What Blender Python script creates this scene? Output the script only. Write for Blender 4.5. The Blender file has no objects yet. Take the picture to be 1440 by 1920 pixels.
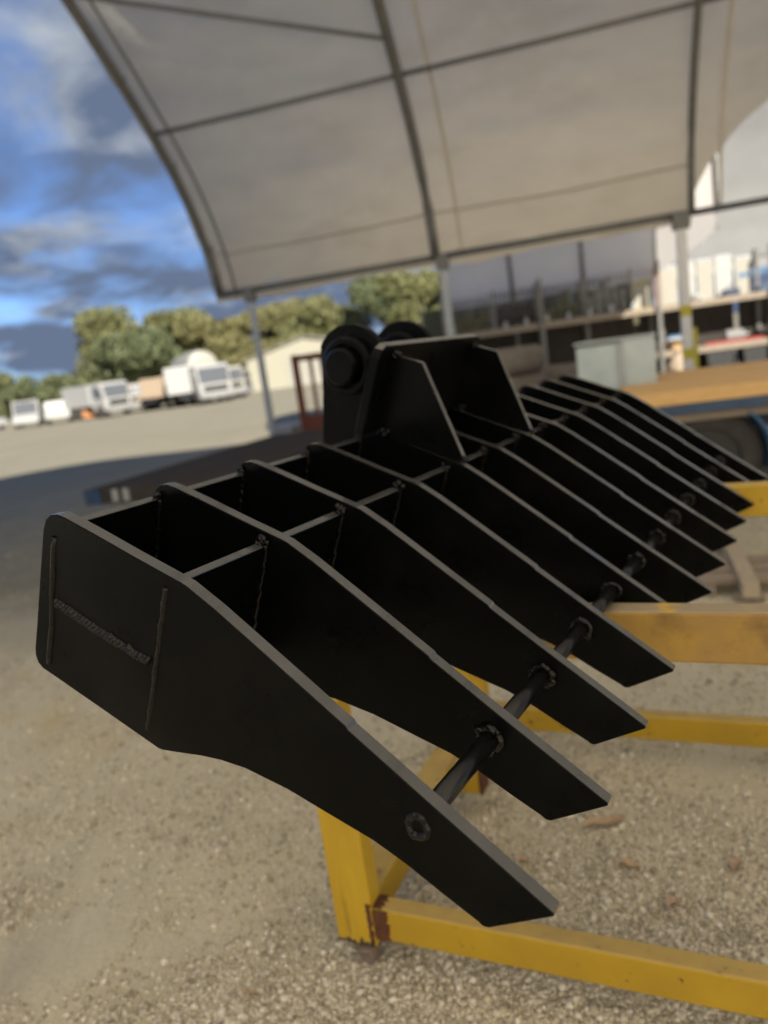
import bpy, bmesh, math, random
import numpy as np
from mathutils import Vector, Matrix, noise

random.seed(7)
rng = np.random.default_rng(7)
sc = bpy.context.scene
COL = sc.collection
R = math.radians

# ------------------------------------------------------------------ camera, sky, sun, exposure
F_PX, CAM_H = 1400.0, 1.25                       # focal length for a 1440 px wide frame, lens height
WR = np.array([[0.9902680687, -0.1391731010, 0.0],
               [-0.0272704325, -0.1940392098, 0.9806146585],
               [-0.1364751829, -0.9710713841, -0.1959461442]])     # camera (right, down, forward) -> world
cam_d = bpy.data.cameras.new('camera'); cam = bpy.data.objects.new('camera', cam_d); COL.objects.link(cam)
cam_d.sensor_fit = 'HORIZONTAL'; cam_d.sensor_width = 36.0; cam_d.lens = 36.0 * F_PX / 1440.0
cam_d.clip_start = 0.02; cam_d.clip_end = 3000
right, up, back = WR @ [1, 0, 0], WR @ [0, -1, 0], WR @ [0, 0, -1]
cam.matrix_world = Matrix(((right[0], up[0], back[0], 0), (right[1], up[1], back[1], 0),
                           (right[2], up[2], back[2], CAM_H), (0, 0, 0, 1)))
cam_d.dof.use_dof = True; cam_d.dof.focus_distance = 0.80; cam_d.dof.aperture_fstop = 4.2
sc.camera = cam

SUN_EL = R(30); SUN_AZ = (0.36, -0.933)          # direction towards the sun on the ground plane: behind and right
sun_d = bpy.data.lights.new('sun', 'SUN'); sun_d.energy = 2.6; sun_d.angle = R(0.6); sun_d.color = (1.0, 0.925, 0.80)
sun = bpy.data.objects.new('sun', sun_d); COL.objects.link(sun)
to_sun = Vector((SUN_AZ[0] * math.cos(SUN_EL), SUN_AZ[1] * math.cos(SUN_EL), math.sin(SUN_EL)))
sun.rotation_euler = to_sun.to_track_quat('Z', 'Y').to_euler()
sun.location = (4, -8, 9)

world = bpy.data.worlds.new('World'); sc.world = world; world.use_nodes = True
wn, wl = world.node_tree.nodes, world.node_tree.links
for n_ in list(wn): wn.remove(n_)
def wnode(t, **k):
    n_ = wn.new(t)
    for a, v in k.items(): setattr(n_, a, v)
    return n_
sky = wnode('ShaderNodeTexSky', sky_type='NISHITA', sun_disc=False)
sky.sun_elevation = SUN_EL; sky.sun_rotation = math.atan2(SUN_AZ[0], SUN_AZ[1])
sky.air_density = 0.6; sky.dust_density = 0.1; sky.ozone_density = 3.5
tc = wnode('ShaderNodeTexCoord')
sep = wnode('ShaderNodeSeparateXYZ'); wl.new(tc.outputs['Generated'], sep.inputs[0])
def wmath(op, a, b=None, clamp=False):
    m = wnode('ShaderNodeMath', operation=op, use_clamp=clamp)
    for i, v in enumerate((a, b)):
        if v is None: continue
        if isinstance(v, (int, float)): m.inputs[i].default_value = v
        else: wl.new(v, m.inputs[i])
    return m.outputs[0]
zz = wmath('ADD', wmath('MAXIMUM', sep.outputs[2], 0.0), 0.26)
cx = wmath('DIVIDE', sep.outputs[0], zz); cy = wmath('DIVIDE', sep.outputs[1], zz)
comb = wnode('ShaderNodeCombineXYZ'); wl.new(cx, comb.inputs[0]); wl.new(cy, comb.inputs[1])
def wnoise(scale, detail, rough, off, dist=0.0):
    mp = wnode('ShaderNodeMapping'); mp.inputs['Location'].default_value = off
    wl.new(comb.outputs[0], mp.inputs[0])
    nz = wnode('ShaderNodeTexNoise'); nz.inputs['Scale'].default_value = scale
    nz.inputs['Detail'].default_value = detail; nz.inputs['Roughness'].default_value = rough
    nz.inputs['Distortion'].default_value = dist
    wl.new(mp.outputs[0], nz.inputs['Vector']); return nz.outputs['Fac']
def wramp(fac, p0, p1, c0=(0, 0, 0, 1), c1=(1, 1, 1, 1)):
    r_ = wnode('ShaderNodeValToRGB'); e = r_.color_ramp.elements
    e[0].position, e[1].position = p0, p1; e[0].color, e[1].color = c0, c1
    wl.new(fac, r_.inputs[0]); return r_.outputs[0]
CLOUD_A, CLOUD_B = (.34, .45, .70, 1), (1.35, 1.47, 1.60, 1)
# cover thickens towards the horizon, where one looks through the cloud deck edge-on
low = wmath('MULTIPLY', wmath('SUBTRACT', 0.30, sep.outputs[2]), 0.45)
low = wmath('MAXIMUM', low, 0.0)
mask = wramp(wmath('ADD', wnoise(2.1, 7, 0.52, (3.1, 1.7, 0.0), 0.4), low), 0.41, 0.60)
shade = wramp(wnoise(3.0, 6, 0.54, (7.7, 4.1, 2.0), 0.3), 0.50, 0.74, CLOUD_A, CLOUD_B)
mixc = wnode('ShaderNodeMix', data_type='RGBA'); wl.new(mask, mixc.inputs[0])
blue = wnode('ShaderNodeMix', data_type='RGBA', blend_type='MULTIPLY'); blue.inputs[0].default_value = 1.0
blue.inputs[7].default_value = (.30, .33, .375, 1); wl.new(sky.outputs[0], blue.inputs[6]); wl.new(blue.outputs[2], mixc.inputs[6]); wl.new(shade, mixc.inputs[7])
bg = wnode('ShaderNodeBackground'); bg.inputs[1].default_value = 0.125
wl.new(mixc.outputs[2], bg.inputs[0])
wo = wnode('ShaderNodeOutputWorld'); wl.new(bg.outputs[0], wo.inputs[0])

sc.view_settings.view_transform = 'Standard'; sc.view_settings.look = 'None'
sc.view_settings.exposure = 1.72; sc.view_settings.gamma = 1.0
sc.view_settings.use_curve_mapping = False
sc.cycles.use_denoising = True
sc.cycles.max_bounces = 8; sc.cycles.transmission_bounces = 4

# ------------------------------------------------------------------ photograph pixel -> point in the place
def ray(x, y): return WR @ np.array([(x - 720) / F_PX, (y - 960) / F_PX, 1.0])
def at_z(x, y, z):
    d = ray(x, y); return Vector(np.array([0, 0, CAM_H]) + d * (z - CAM_H) / d[2])
def at_y(x, y, Y):
    d = ray(x, y); return Vector(np.array([0, 0, CAM_H]) + d * Y / d[1])

# ------------------------------------------------------------------ materials
MATS = {}
def mat(name, c1, c2=None, scale=8.0, rough=0.6, metal=0.0, bump=0.0, bscale=60.0, spec=0.5, detail=5.0,
        lo=0.35, hi=0.7, c3=None, scale3=3.0, lo3=0.6, hi3=0.7, rvar=0.0, translucent=0.0, stretch=None, coat=0.0, bdist=0.002):
    m = bpy.data.materials.new(name); m.use_nodes = True
    nt = m.node_tree; N, L = nt.nodes, nt.links
    b = N['Principled BSDF']; out = N['Material Output']
    tcn = N.new('ShaderNodeTexCoord'); vec = tcn.outputs['Object']
    if stretch:
        mp = N.new('ShaderNodeMapping'); mp.inputs['Scale'].default_value = stretch
        L.new(vec, mp.inputs[0]); vec = mp.outputs[0]
    def nz(s, d=detail, r=0.6):
        t = N.new('ShaderNodeTexNoise'); t.inputs['Scale'].default_value = s
        t.inputs['Detail'].default_value = d; t.inputs['Roughness'].default_value = r
        L.new(vec, t.inputs['Vector']); return t.outputs['Fac']
    def ramp(f, a, bb):
        r_ = N.new('ShaderNodeMapRange'); r_.inputs[1].default_value = a; r_.inputs[2].default_value = bb
        L.new(f, r_.inputs[0]); return r_.outputs[0]
    def mix(f, a, bb):
        x = N.new('ShaderNodeMix'); x.data_type = 'RGBA'; L.new(f, x.inputs[0])
        for i, v in ((6, a), (7, bb)):
            if isinstance(v, tuple): x.inputs[i].default_value = (*v[:3], 1)
            else: L.new(v, x.inputs[i])
        return x.outputs[2]
    col = None
    if c2 is not None: col = mix(ramp(nz(scale), lo, hi), c1, c2)
    if c3 is not None: col = mix(ramp(nz(scale3), lo3, hi3), col if col is not None else c1, c3)
    if col is None: b.inputs['Base Color'].default_value = (*c1[:3], 1)
    else: L.new(col, b.inputs['Base Color'])
    b.inputs['Metallic'].default_value = metal
    b.inputs['Roughness'].default_value = rough
    b.inputs['Specular IOR Level'].default_value = spec
    b.inputs['Coat Weight'].default_value = coat
    if rvar:
        r_ = N.new('ShaderNodeMapRange'); r_.inputs[3].default_value = rough - rvar; r_.inputs[4].default_value = rough + rvar
        L.new(nz(scale * 1.7), r_.inputs[0]); L.new(r_.outputs[0], b.inputs['Roughness'])
    nrm = None
    if bump:
        bp = N.new('ShaderNodeBump'); bp.inputs['Strength'].default_value = bump; bp.inputs['Distance'].default_value = bdist
        L.new(nz(bscale), bp.inputs['Height']); L.new(bp.outputs[0], b.inputs['Normal']); nrm = bp.outputs[0]
    if translucent:
        t = N.new('ShaderNodeBsdfTranslucent')
        if col is None: t.inputs[0].default_value = (*c1[:3], 1)
        else: L.new(col, t.inputs[0])
        if nrm: L.new(nrm, t.inputs[1])
        ms = N.new('ShaderNodeMixShader'); ms.inputs[0].default_value = translucent
        L.new(b.outputs[0], ms.inputs[1]); L.new(t.outputs[0], ms.inputs[2]); L.new(ms.outputs[0], out.inputs[0])
    MATS[name] = m; m['nodes_col'] = name
    return m

mat('black_paint', (.0018, .0020, .0021), (.0030, .0032, .0033), 9, rough=.30, rvar=.12, bump=.10, bscale=300, spec=.085, c3=(.0085, .0085, .0082), scale3=6, lo3=.5, hi3=.85, detail=4, bdist=.001)
mat('black_edge_sheen', (.050, .0515, .053), (.077, .078, .078), 25, rough=.25, rvar=.06, bump=.10, bscale=300, spec=1.0, coat=.7, detail=4, bdist=.001, stretch=(.25, 1, 1))  # lighter base stands in for light reflected off the rims
mat('black_gloss', (.005, .005, .005), (.008, .008, .008), 20, rough=.30, rvar=.06, spec=.5)
mat('black_weld', (.003, .003, .003), (.006, .006, .006), 60, rough=.26, rvar=.08, bump=.10, bscale=200, spec=.3, bdist=.001)
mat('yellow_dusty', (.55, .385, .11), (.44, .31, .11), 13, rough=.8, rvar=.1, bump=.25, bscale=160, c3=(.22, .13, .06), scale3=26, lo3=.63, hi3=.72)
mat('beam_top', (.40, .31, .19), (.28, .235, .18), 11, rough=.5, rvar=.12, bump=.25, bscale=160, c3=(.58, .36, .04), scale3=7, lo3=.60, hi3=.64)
mat('yellow_paint', (.50, .315, .014), (.42, .26, .018), 6, rough=.55, rvar=.12, bump=.15, bscale=180, c3=(.13, .06, .02), scale3=34, lo3=.635, hi3=.69)
mat('yellow_leg', (.58, .375, .020), (.47, .285, .020), 7, rough=.5, rvar=.12, bump=.2, bscale=150, c3=(.16, .085, .02), scale3=11, lo3=.60, hi3=.78, stretch=(3, 1, .5))
mat('yellow_worn', (.50, .295, .02), (.27, .165, .06), 3.2, rough=.6, rvar=.12, bump=.25, bscale=160, c3=(.11, .055, .022), scale3=7, lo3=.52, hi3=.74)
mat('grime', (.05, .042, .033), (.09, .07, .05), 40, rough=.9, bump=.4, bscale=220)
mat('rust', (.075, .026, .012), (.15, .055, .022), 40, rough=.9, bump=.5, bscale=220)
mat('foot_steel', (.16, .11, .085), (.25, .2, .17), 45, rough=.8, bump=.4, bscale=200)
mat('galv', (.36, .39, .42), (.46, .49, .51), 18, rough=.48, metal=.35, rvar=.1)
mat('galv_dark', (.15, .15, .145), (.21, .205, .195), 18, rough=.5, metal=.35, rvar=.1)
mat('sheet_galv', (.42, .50, .52), (.55, .62, .64), 5, rough=.42, metal=.5, rvar=.12)
mat('canvas', (.72, .655, .53), (.64, .58, .465), 1.6, rough=.75, bump=.4, bscale=5.5, translucent=.66, lo=.35, hi=.75, stretch=(1, 1, 2.5), bdist=.02, c3=(.62, .55, .43), scale3=.8, lo3=.55, hi3=.75)
mat('canvas_seam', (.68, .615, .495), (.60, .545, .435), 3, rough=.75, translucent=.45)
mat('canvas_fill_wall', (.90, .88, .83), (.86, .84, .79), 1.6, rough=.7, bump=.3, bscale=4, translucent=.75, bdist=.02)  # for the unseen sunlit wall added to throw fill light
mat('canvas_white', (.56, .565, .55), (.51, .515, .50), 1.6, rough=.7, bump=.35, bscale=4, translucent=.42, bdist=.02)
mat('canvas_back', (.80, .77, .745), (.75, .72, .695), 1.6, rough=.75, bump=.3, bscale=4, translucent=.46, bdist=.02)
mat('white_paint', (.44, .44, .425), (.38, .38, .365), 10, rough=.45, rvar=.1)
mat('offwhite', (.38, .37, .32), (.33, .32, .275), 6, rough=.5)
mat('cream_sheet', (.40, .385, .30), (.36, .345, .27), 3, rough=.6)
mat('post_white', (.86, .86, .85), (.80, .80, .79), 10, rough=.4)
mat('tape_yellow', (.65, .56, .05), (.55, .48, .06), 20, rough=.5)
mat('timber_deck', (.82, .53, .23), (.70, .42, .16), 6, rough=.7, bump=.3, bscale=30, stretch=(1.2, 9, 9))
mat('timber_grey', (.34, .28, .22), (.26, .21, .165), 6, rough=.8, bump=.4, bscale=40, stretch=(1, 6, 6))
mat('timber_pale', (.50, .42, .31), (.40, .33, .24), 6, rough=.75, stretch=(1, 6, 6))
mat('blue_paint', (.035, .085, .17), (.03, .06, .12), 9, rough=.5, c3=(.12, .06, .035), scale3=7, lo3=.6, hi3=.68)
mat('light_blue', (.07, .19, .36), (.06, .15, .3), 9, rough=.45)
mat('navy', (.02, .035, .08), None, rough=.5)
mat('rust_red', (.20, .06, .028), (.15, .045, .022), 8, rough=.65)
mat('dark_brown', (.052, .046, .041), (.072, .064, .056), 7, rough=.95, spec=.08)
mat('rubber', (.04, .037, .034), (.06, .056, .05), 12, rough=.85, bump=.3, bscale=90)
mat('rubber_dusty', (.19, .168, .145), (.14, .122, .105), 9, rough=.9, bump=.3, bscale=60)
mat('dark_plastic', (.022, .023, .024), None, rough=.5)
mat('glass_dark', (.12, .125, .13), None, rough=.06, spec=1.0, coat=1.0)
mat('red_paint', (.36, .03, .03), (.30, .025, .025), 8, rough=.5)
mat('orange_paint', (.46, .21, .085), (.40, .17, .07), 8, rough=.5)
mat('yellow_machine', (.62, .40, .03), (.54, .34, .03), 8, rough=.5)
mat('card', (.42, .28, .14), (.36, .24, .12), 8, rough=.8)
mat('grey_paint', (.22, .22, .22), (.28, .28, .27), 8, rough=.6)
mat('olive', (.10, .10, .055), (.14, .13, .07), 8, rough=.8)
mat('shelf_beam', (.30, .25, .19), (.24, .20, .155), 7, rough=.8)
mat('tan_paint', (.42, .33, .24), (.36, .28, .2), 6, rough=.6)
mat('leaf_dry', (.50, .37, .24), (.42, .29, .18), 30, rough=.8)
mat('leaf_pink', (.52, .37, .28), (.45, .31, .23), 30, rough=.8)
mat('bark_pale', (.52, .49, .41), (.40, .36, .29), 2.0, rough=.9)
mat('bark', (.16, .12, .085), (.24, .19, .14), 2.0, rough=.9)
for i_, (a_, b_) in enumerate([((.16, .18, .08), (.21, .22, .10)), ((.19, .20, .085), (.235, .235, .10)),
                               ((.22, .215, .09), (.26, .24, .105)), ((.13, .16, .08), (.17, .19, .09))]):
    mat('foliage_%d' % i_, a_, b_, 1.2, rough=.7, translucent=.25, lo=.4, hi=.6)

# ground material: compacted dirt and crushed rock
def ground_mat():
    m = bpy.data.materials.new('ground'); m.use_nodes = True; N, L = m.node_tree.nodes, m.node_tree.links
    b = N['Principled BSDF']; tcn = N.new('ShaderNodeTexCoord')
    def nz(s, d=6, r=.6, stretch=None):
        v = tcn.outputs['Object']
        if stretch:
            mp = N.new('ShaderNodeMapping'); mp.inputs['Scale'].default_value = stretch[:3]; mp.inputs['Rotation'].default_value = (0, 0, stretch[3])
            L.new(v, mp.inputs[0]); v = mp.outputs[0]
        t = N.new('ShaderNodeTexNoise'); t.inputs['Scale'].default_value = s; t.inputs['Detail'].default_value = d
        t.inputs['Roughness'].default_value = r; L.new(v, t.inputs['Vector']); return t.outputs['Fac']
    def mr(f, a, bb):
        r_ = N.new('ShaderNodeMapRange'); r_.inputs[1].default_value = a; r_.inputs[2].default_value = bb; L.new(f, r_.inputs[0]); return r_.outputs[0]
    def mix(f, a, bb):
        x = N.new('ShaderNodeMix'); x.data_type = 'RGBA'; L.new(f, x.inputs[0])
        for i, v in ((6, a), (7, bb)):
            if isinstance(v, tuple): x.inputs[i].default_value = (*v, 1)
            else: L.new(v, x.inputs[i])
        return x.outputs[2]
    c = mix(mr(nz(1.3), .35, .65), (.74, .675, .505), (.65, .60, .465))
    c = mix(mr(nz(.9, 3), .56, .70), c, (.62, .51, .27))
    c = mix(mr(nz(6, 6, .65, (1, .35, 1, .5)), .55, .75), c, (.72, .65, .52))
    c = mix(mr(nz(2.6, 5, .6, (1, .22, 1, -.35)), .54, .72), c, (.50, .46, .375))
    c = mix(mr(nz(70, 5, .7), .55, .75), c, (.50, .445, .34))
    c = mix(mr(nz(150, 4, .7), .60, .75), c, (.72, .66, .55))
    # crushed-rock pad lightened against the shade, yard earth beyond darkened against the sun
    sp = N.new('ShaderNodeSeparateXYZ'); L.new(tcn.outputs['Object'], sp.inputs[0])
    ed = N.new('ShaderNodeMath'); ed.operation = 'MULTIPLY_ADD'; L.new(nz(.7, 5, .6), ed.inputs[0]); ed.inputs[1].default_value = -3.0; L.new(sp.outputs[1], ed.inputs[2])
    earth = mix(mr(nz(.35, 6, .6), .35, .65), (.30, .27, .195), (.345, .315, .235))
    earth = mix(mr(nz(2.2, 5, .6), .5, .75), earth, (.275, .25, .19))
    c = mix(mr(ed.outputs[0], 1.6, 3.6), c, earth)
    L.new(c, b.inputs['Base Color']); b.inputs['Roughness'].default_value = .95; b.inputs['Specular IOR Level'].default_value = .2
    b1 = N.new('ShaderNodeBump'); b1.inputs['Strength'].default_value = .8; b1.inputs['Distance'].default_value = .010; L.new(nz(75, 6, .7), b1.inputs['Height'])
    b2 = N.new('ShaderNodeBump'); b2.inputs['Strength'].default_value = .8; b2.inputs['Distance'].default_value = .05; L.new(nz(5, 5, .6, (1, .4, 1, .5)), b2.inputs['Height'])
    L.new(b1.outputs[0], b2.inputs['Normal']); L.new(b2.outputs[0], b.inputs['Normal'])
    return m
MATS['ground'] = ground_mat()
def stone_mat():
    m = bpy.data.materials.new('gravel_stone'); m.use_nodes = True; N, L = m.node_tree.nodes, m.node_tree.links
    b = N['Principled BSDF']; g = N.new('ShaderNodeNewGeometry'); r_ = N.new('ShaderNodeValToRGB'); e = r_.color_ramp.elements
    e[0].color = (.33, .29, .22, 1); e[1].color = (.82, .77, .66, 1); x = e.new(.45); x.color = (.63, .57, .445, 1); x = e.new(.8); x.color = (.70, .65, .55, 1)
    L.new(g.outputs['Random Per Island'], r_.inputs[0]); L.new(r_.outputs[0], b.inputs['Base Color']); b.inputs['Roughness'].default_value = .9
    b.inputs['Specular IOR Level'].default_value = .25
    return m
MATS['gravel_stone'] = stone_mat()

# ------------------------------------------------------------------ mesh helpers
def link(name, me, m, parent=None, loc=None, rot=None):
    o = bpy.data.objects.new(name, me); COL.objects.link(o)
    if m and not me.materials: me.materials.append(MATS[m] if isinstance(m, str) else m)
    if parent: o.parent = parent
    if loc is not None: o.location = loc
    if rot is not None: o.rotation_euler = rot
    return o
def tag(o, label=None, cat=None, group=None, kind=None):
    if label: o['label'] = label
    if cat: o['category'] = cat
    if group: o['group'] = group
    if kind: o['kind'] = kind
    return o
def thing(name, label, cat, loc=(0, 0, 0), rotz=0.0, group=None):
    o = bpy.data.objects.new(name, None); COL.objects.link(o); o.empty_display_size = .1
    o.location = loc; o.rotation_euler = (0, 0, rotz); return tag(o, label, cat, group)
def copy_tree(o, parent=None):
    c = o.copy(); COL.objects.link(c); c.parent = parent
    for ch in list(o.children): copy_tree(ch, c)
    return c

class MB:
    """collects shapes into one bmesh"""
    def __init__(self): self.bm = bmesh.new()
    def box(self, x0, x1, y0, y1, z0, z1, bev=0.0, M=None):
        t = bmesh.new(); bmesh.ops.create_cube(t, size=1)
        for v in t.verts: v.co = Vector(((x0 + x1) / 2 + v.co.x * (x1 - x0), (y0 + y1) / 2 + v.co.y * (y1 - y0), (z0 + z1) / 2 + v.co.z * (z1 - z0)))
        if bev: bmesh.ops.bevel(t, geom=t.edges[:], offset=bev, segments=2, affect='EDGES', profile=.5)
        return self._add(t, M)
    def prism(self, poly, h0, h1, axis='x', bev=0.0, seg=1, M=None):
        """polygon (a,b) extruded along an axis: x -> (h,a,b), y -> (a,h,b), z -> (a,b,h)"""
        t = bmesh.new()
        f = {'x': lambda a, b, h: (h, a, b), 'y': lambda a, b, h: (a, h, b), 'z': lambda a, b, h: (a, b, h)}[axis]
        v0 = [t.verts.new(f(a, b, h0)) for a, b in poly]; v1 = [t.verts.new(f(a, b, h1)) for a, b in poly]
        n = len(poly); t.faces.new(v0); t.faces.new(v1[::-1])
        for i in range(n): t.faces.new((v0[i], v1[i], v1[(i + 1) % n], v0[(i + 1) % n]))
        bmesh.ops.recalc_face_normals(t, faces=t.faces[:])
        if bev:
            ed = [e for e in t.edges if e.calc_face_angle(0) > .6]
            bmesh.ops.bevel(t, geom=ed, offset=bev, segments=seg, affect='EDGES', profile=.5)
        return self._add(t, M)
    def tube(self, pts, r, seg=10, cap=True, rfun=None, ref=None):
        """tube along a polyline"""
        pts = [Vector(p) for p in pts]; t = bmesh.new(); rings = []
        for i, p in enumerate(pts):
            d = (pts[min(i + 1, len(pts) - 1)] - pts[max(i - 1, 0)]).normalized()
            a = ref or (Vector((0, 0, 1)) if abs(d.z) < .9 else Vector((1, 0, 0)))
            u = d.cross(a).normalized(); w = d.cross(u)
            rr = rfun(i) if rfun else (r[i] if isinstance(r, (list, tuple)) else r)
            rings.append([t.verts.new(p + (u * math.cos(k * 2 * math.pi / seg) + w * math.sin(k * 2 * math.pi / seg)) * rr) for k in range(seg)])
        for a, b in zip(rings[:-1], rings[1:]):
            for k in range(seg): t.faces.new((a[k], a[(k + 1) % seg], b[(k + 1) % seg], b[k]))
        if cap: t.faces.new(rings[0][::-1]); t.faces.new(rings[-1])
        bmesh.ops.recalc_face_normals(t, faces=t.faces[:])
        for f in t.faces: f.smooth = len(f.verts) == 4
        return self._add(t, None)
    def lathe(self, prof, axis='x', c=(0, 0, 0), seg=28, M=None):
        """profile (h, r) turned round an axis"""
        t = bmesh.new(); c = Vector(c)
        f = {'x': lambda h, a, b: Vector((h, a, b)), 'y': lambda h, a, b: Vector((a, h, b)), 'z': lambda h, a, b: Vector((a, b, h))}[axis]
        rings = []
        for h, r in prof: rings.append([t.verts.new(c + f(h, r * math.cos(k * 2 * math.pi / seg), r * math.sin(k * 2 * math.pi / seg))) for k in range(seg)])
        for a, b in zip(rings[:-1], rings[1:]):
            for k in range(seg): t.faces.new((a[k], a[(k + 1) % seg], b[(k + 1) % seg], b[k]))
        t.faces.new(rings[0]); t.faces.new(rings[-1])
        bmesh.ops.recalc_face_normals(t, faces=t.faces[:])
        for fa in t.faces: fa.smooth = False
        return self._add(t, M)
    def blob(self, c, r, seed=0, amp=.3, sub=2, sq=(1, 1, 1)):
        t = bmesh.new(); bmesh.ops.create_icosphere(t, subdivisions=sub, radius=1)
        for v in t.verts:
            k = 1 + amp * noise.noise(v.co * 1.7 + Vector((seed * 3.7, seed * 1.3, seed * .7)))
            v.co = Vector((v.co.x * sq[0], v.co.y * sq[1], v.co.z * sq[2])) * r * k + Vector(c)
        for f in t.faces: f.smooth = True
        return self._add(t, None)
    def grid(self, rows):
        t = bmesh.new(); V = [[t.verts.new(p) for p in r_] for r_ in rows]
        for a, b in zip(V[:-1], V[1:]):
            for k in range(len(a) - 1): f = t.faces.new((a[k], a[k + 1], b[k + 1], b[k])); f.smooth = True
        return self._add(t, None)
    def _add(self, t, M):
        if M is not None: t.transform(M)
        me = bpy.data.meshes.new('tmp'); t.to_mesh(me); t.free(); self.bm.from_mesh(me); bpy.data.meshes.remove(me); return self
    def mesh(self, name, m):
        me = bpy.data.meshes.new(name); self.bm.to_mesh(me); self.bm.free()
        if m: me.materials.append(MATS[m])
        return me
    def build(self, name, m, parent=None, loc=None, rot=None): return link(name, self.mesh(name, m), None, parent, loc, rot)

def basis(o, ex, ey, ez=(0, 0, 1)):
    return Matrix(((ex[0], ey[0], ez[0], o[0]), (ex[1], ey[1], ez[1], o[1]), (ex[2], ey[2], ez[2], o[2]), (0, 0, 0, 1)))

# ------------------------------------------------------------------ ground
def nonuni(n, near, far):
    t = np.linspace(-1, 1, n); k = math.asinh(far / near); return near * np.sinh(t * k)
gx, gy = nonuni(150, .9, 900), nonuni(150, .9, 900) + 2.0
X, Y = np.meshgrid(gx, gy)
Z = np.zeros_like(X)
for j in range(X.shape[0]):
    for i in range(X.shape[1]):
        r = math.hypot(X[j, i], Y[j, i] - 2)
        if r < 14: Z[j, i] = (.016 * noise.noise((X[j, i] * 1.1, Y[j, i] * 1.1, 0)) + .007 * noise.noise((X[j, i] * 4, Y[j, i] * 4, 3))) * min(1, (14 - r) / 6)
nr, nc = X.shape
verts = np.stack([X.ravel(), Y.ravel(), Z.ravel()], 1)
idx = np.arange(nr * nc).reshape(nr, nc)
faces = np.stack([idx[:-1, :-1].ravel(), idx[:-1, 1:].ravel(), idx[1:, 1:].ravel(), idx[1:, :-1].ravel()], 1)
gme = bpy.data.meshes.new('ground'); gme.from_pydata(verts.tolist(), [], faces.tolist())
for p_ in gme.polygons: p_.use_smooth = True
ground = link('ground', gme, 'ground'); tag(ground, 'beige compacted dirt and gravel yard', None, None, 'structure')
def ground_z(x, y):
    r = math.hypot(x, y - 2)
    return 0 if r > 14 else (.016 * noise.noise((x * 1.1, y * 1.1, 0)) + .007 * noise.noise((x * 4, y * 4, 3))) * min(1, (14 - r) / 6)

# loose stones, one uncountable mass
ico = bmesh.new(); bmesh.ops.create_icosphere(ico, subdivisions=1, radius=1)
bv = np.array([v.co[:] for v in ico.verts]); bf = np.array([[v.index for v in f.verts] for f in ico.faces]); ico.free()
vv, ff, nst, base = [], [], 0, 0
while nst < 95000:
    # spread by how large the ground shows: near stones are the dense ones
    px_, py_ = rng.uniform(-260, 1700), 1920 - 1120 * rng.random() ** 1.25
    p = at_z(px_, py_ + 60, 0)
    if p.y > 9 or p.y < .5: continue
    dens = noise.noise((p.x * 1.6, p.y * 1.6, 5)) + .45 * noise.noise((p.x * 5, p.y * 5, 9)) + (.28 if p.x > -.1 else .08)
    if dens * 1.5 < rng.uniform(-.75, .40): continue
    s = .0024 + .0050 * rng.random() ** 2.0 + (.007 * rng.random() if rng.random() < .06 else 0)
    q = Matrix.Rotation(rng.uniform(0, 6.28), 3, Vector(rng.normal(size=3)))
    b_ = bv * (1 + rng.uniform(-.28, .28, (len(bv), 1))) * np.array([1, rng.uniform(.6, 1), rng.uniform(.45, .8)]) * s
    b_ = b_ @ np.array(q)
    vv.append(b_ + np.array([p.x, p.y, ground_z(p.x, p.y) + s * .25])); ff.append(bf + base); base += len(bv); nst += 1
vv = np.concatenate(vv); ff = np.concatenate(ff)
sme = bpy.data.meshes.new('gravel'); sme.vertices.add(len(vv)); sme.vertices.foreach_set('co', vv.ravel())
sme.loops.add(len(ff) * 3); sme.loops.foreach_set('vertex_index', ff.ravel().astype(np.int32))
sme.polygons.add(len(ff)); sme.polygons.foreach_set('loop_start', np.arange(0, len(ff) * 3, 3, dtype=np.int32)); sme.update(calc_edges=True)
tag(link('gravel', sme, 'gravel_stone'), 'loose crushed rock strewn over the dirt', 'gravel', None, 'stuff')

# ------------------------------------------------------------------ the rake
RW = Matrix(((0.5476511473, 0.6101429459, -0.5725415325, -0.3924203628),
             (0.8367067660, -0.3994334039, 0.3746661761, 0.8599707096),
             (-0.0000922888, -0.6842357353, -0.7292608930, 1.1353854546), (0, 0, 0, 1)))
S, TH, NT = .165, .0168, 12
rake = thing('excavator_rake', 'large black painted steel excavator rake with twelve curved tines resting on yellow stand', 'rake')
rake.matrix_world = RW

def arc(c, r, a0, a1, n): return [(c[0] + r * math.cos(a0 + (a1 - a0) * i / n), c[1] + r * math.sin(a0 + (a1 - a0) * i / n)) for i in range(n + 1)]
TINE = [(.010, .020), (.0085, .006), (.0125, -.005), (.022, -.0145), (.036, -.0215), (.080, -.0385), (.140, -.0605), (.2045, -.0852),
        (.2125, -.0878), (.253, -.0946), (.299, -.1000), (.399, -.1112), (.432, -.1148), (.4335, -.1133), (.529, -.1240),
        (.599, -.1324), (.664, -.1400), (.6665, -.1390), (.6660, -.1360), (.6425, -.0710), (.6385, -.0672), (.632, -.0665), (.597, -.0575), (.555, -.0480), (.520, -.0370), (.475, -.0165),
        (.425, .0060), (.376, .0340), (.348, .0560), (.327, .0760), (.303, .1020), (.2835, .1225), (.279, .1260), (.190, .1600), (.101, .1945),
        (.085, .2010), (.0745, .2010), (.066, .1950), (.061, .1850), (.053, .1580), (.027, .0750)]
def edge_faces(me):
    """paler rim of a flame-cut plate, reflected brightness put into its base colour"""
    me.materials.append(MATS['black_edge_sheen'])
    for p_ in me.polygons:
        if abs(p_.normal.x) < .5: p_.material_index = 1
    return me
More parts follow.
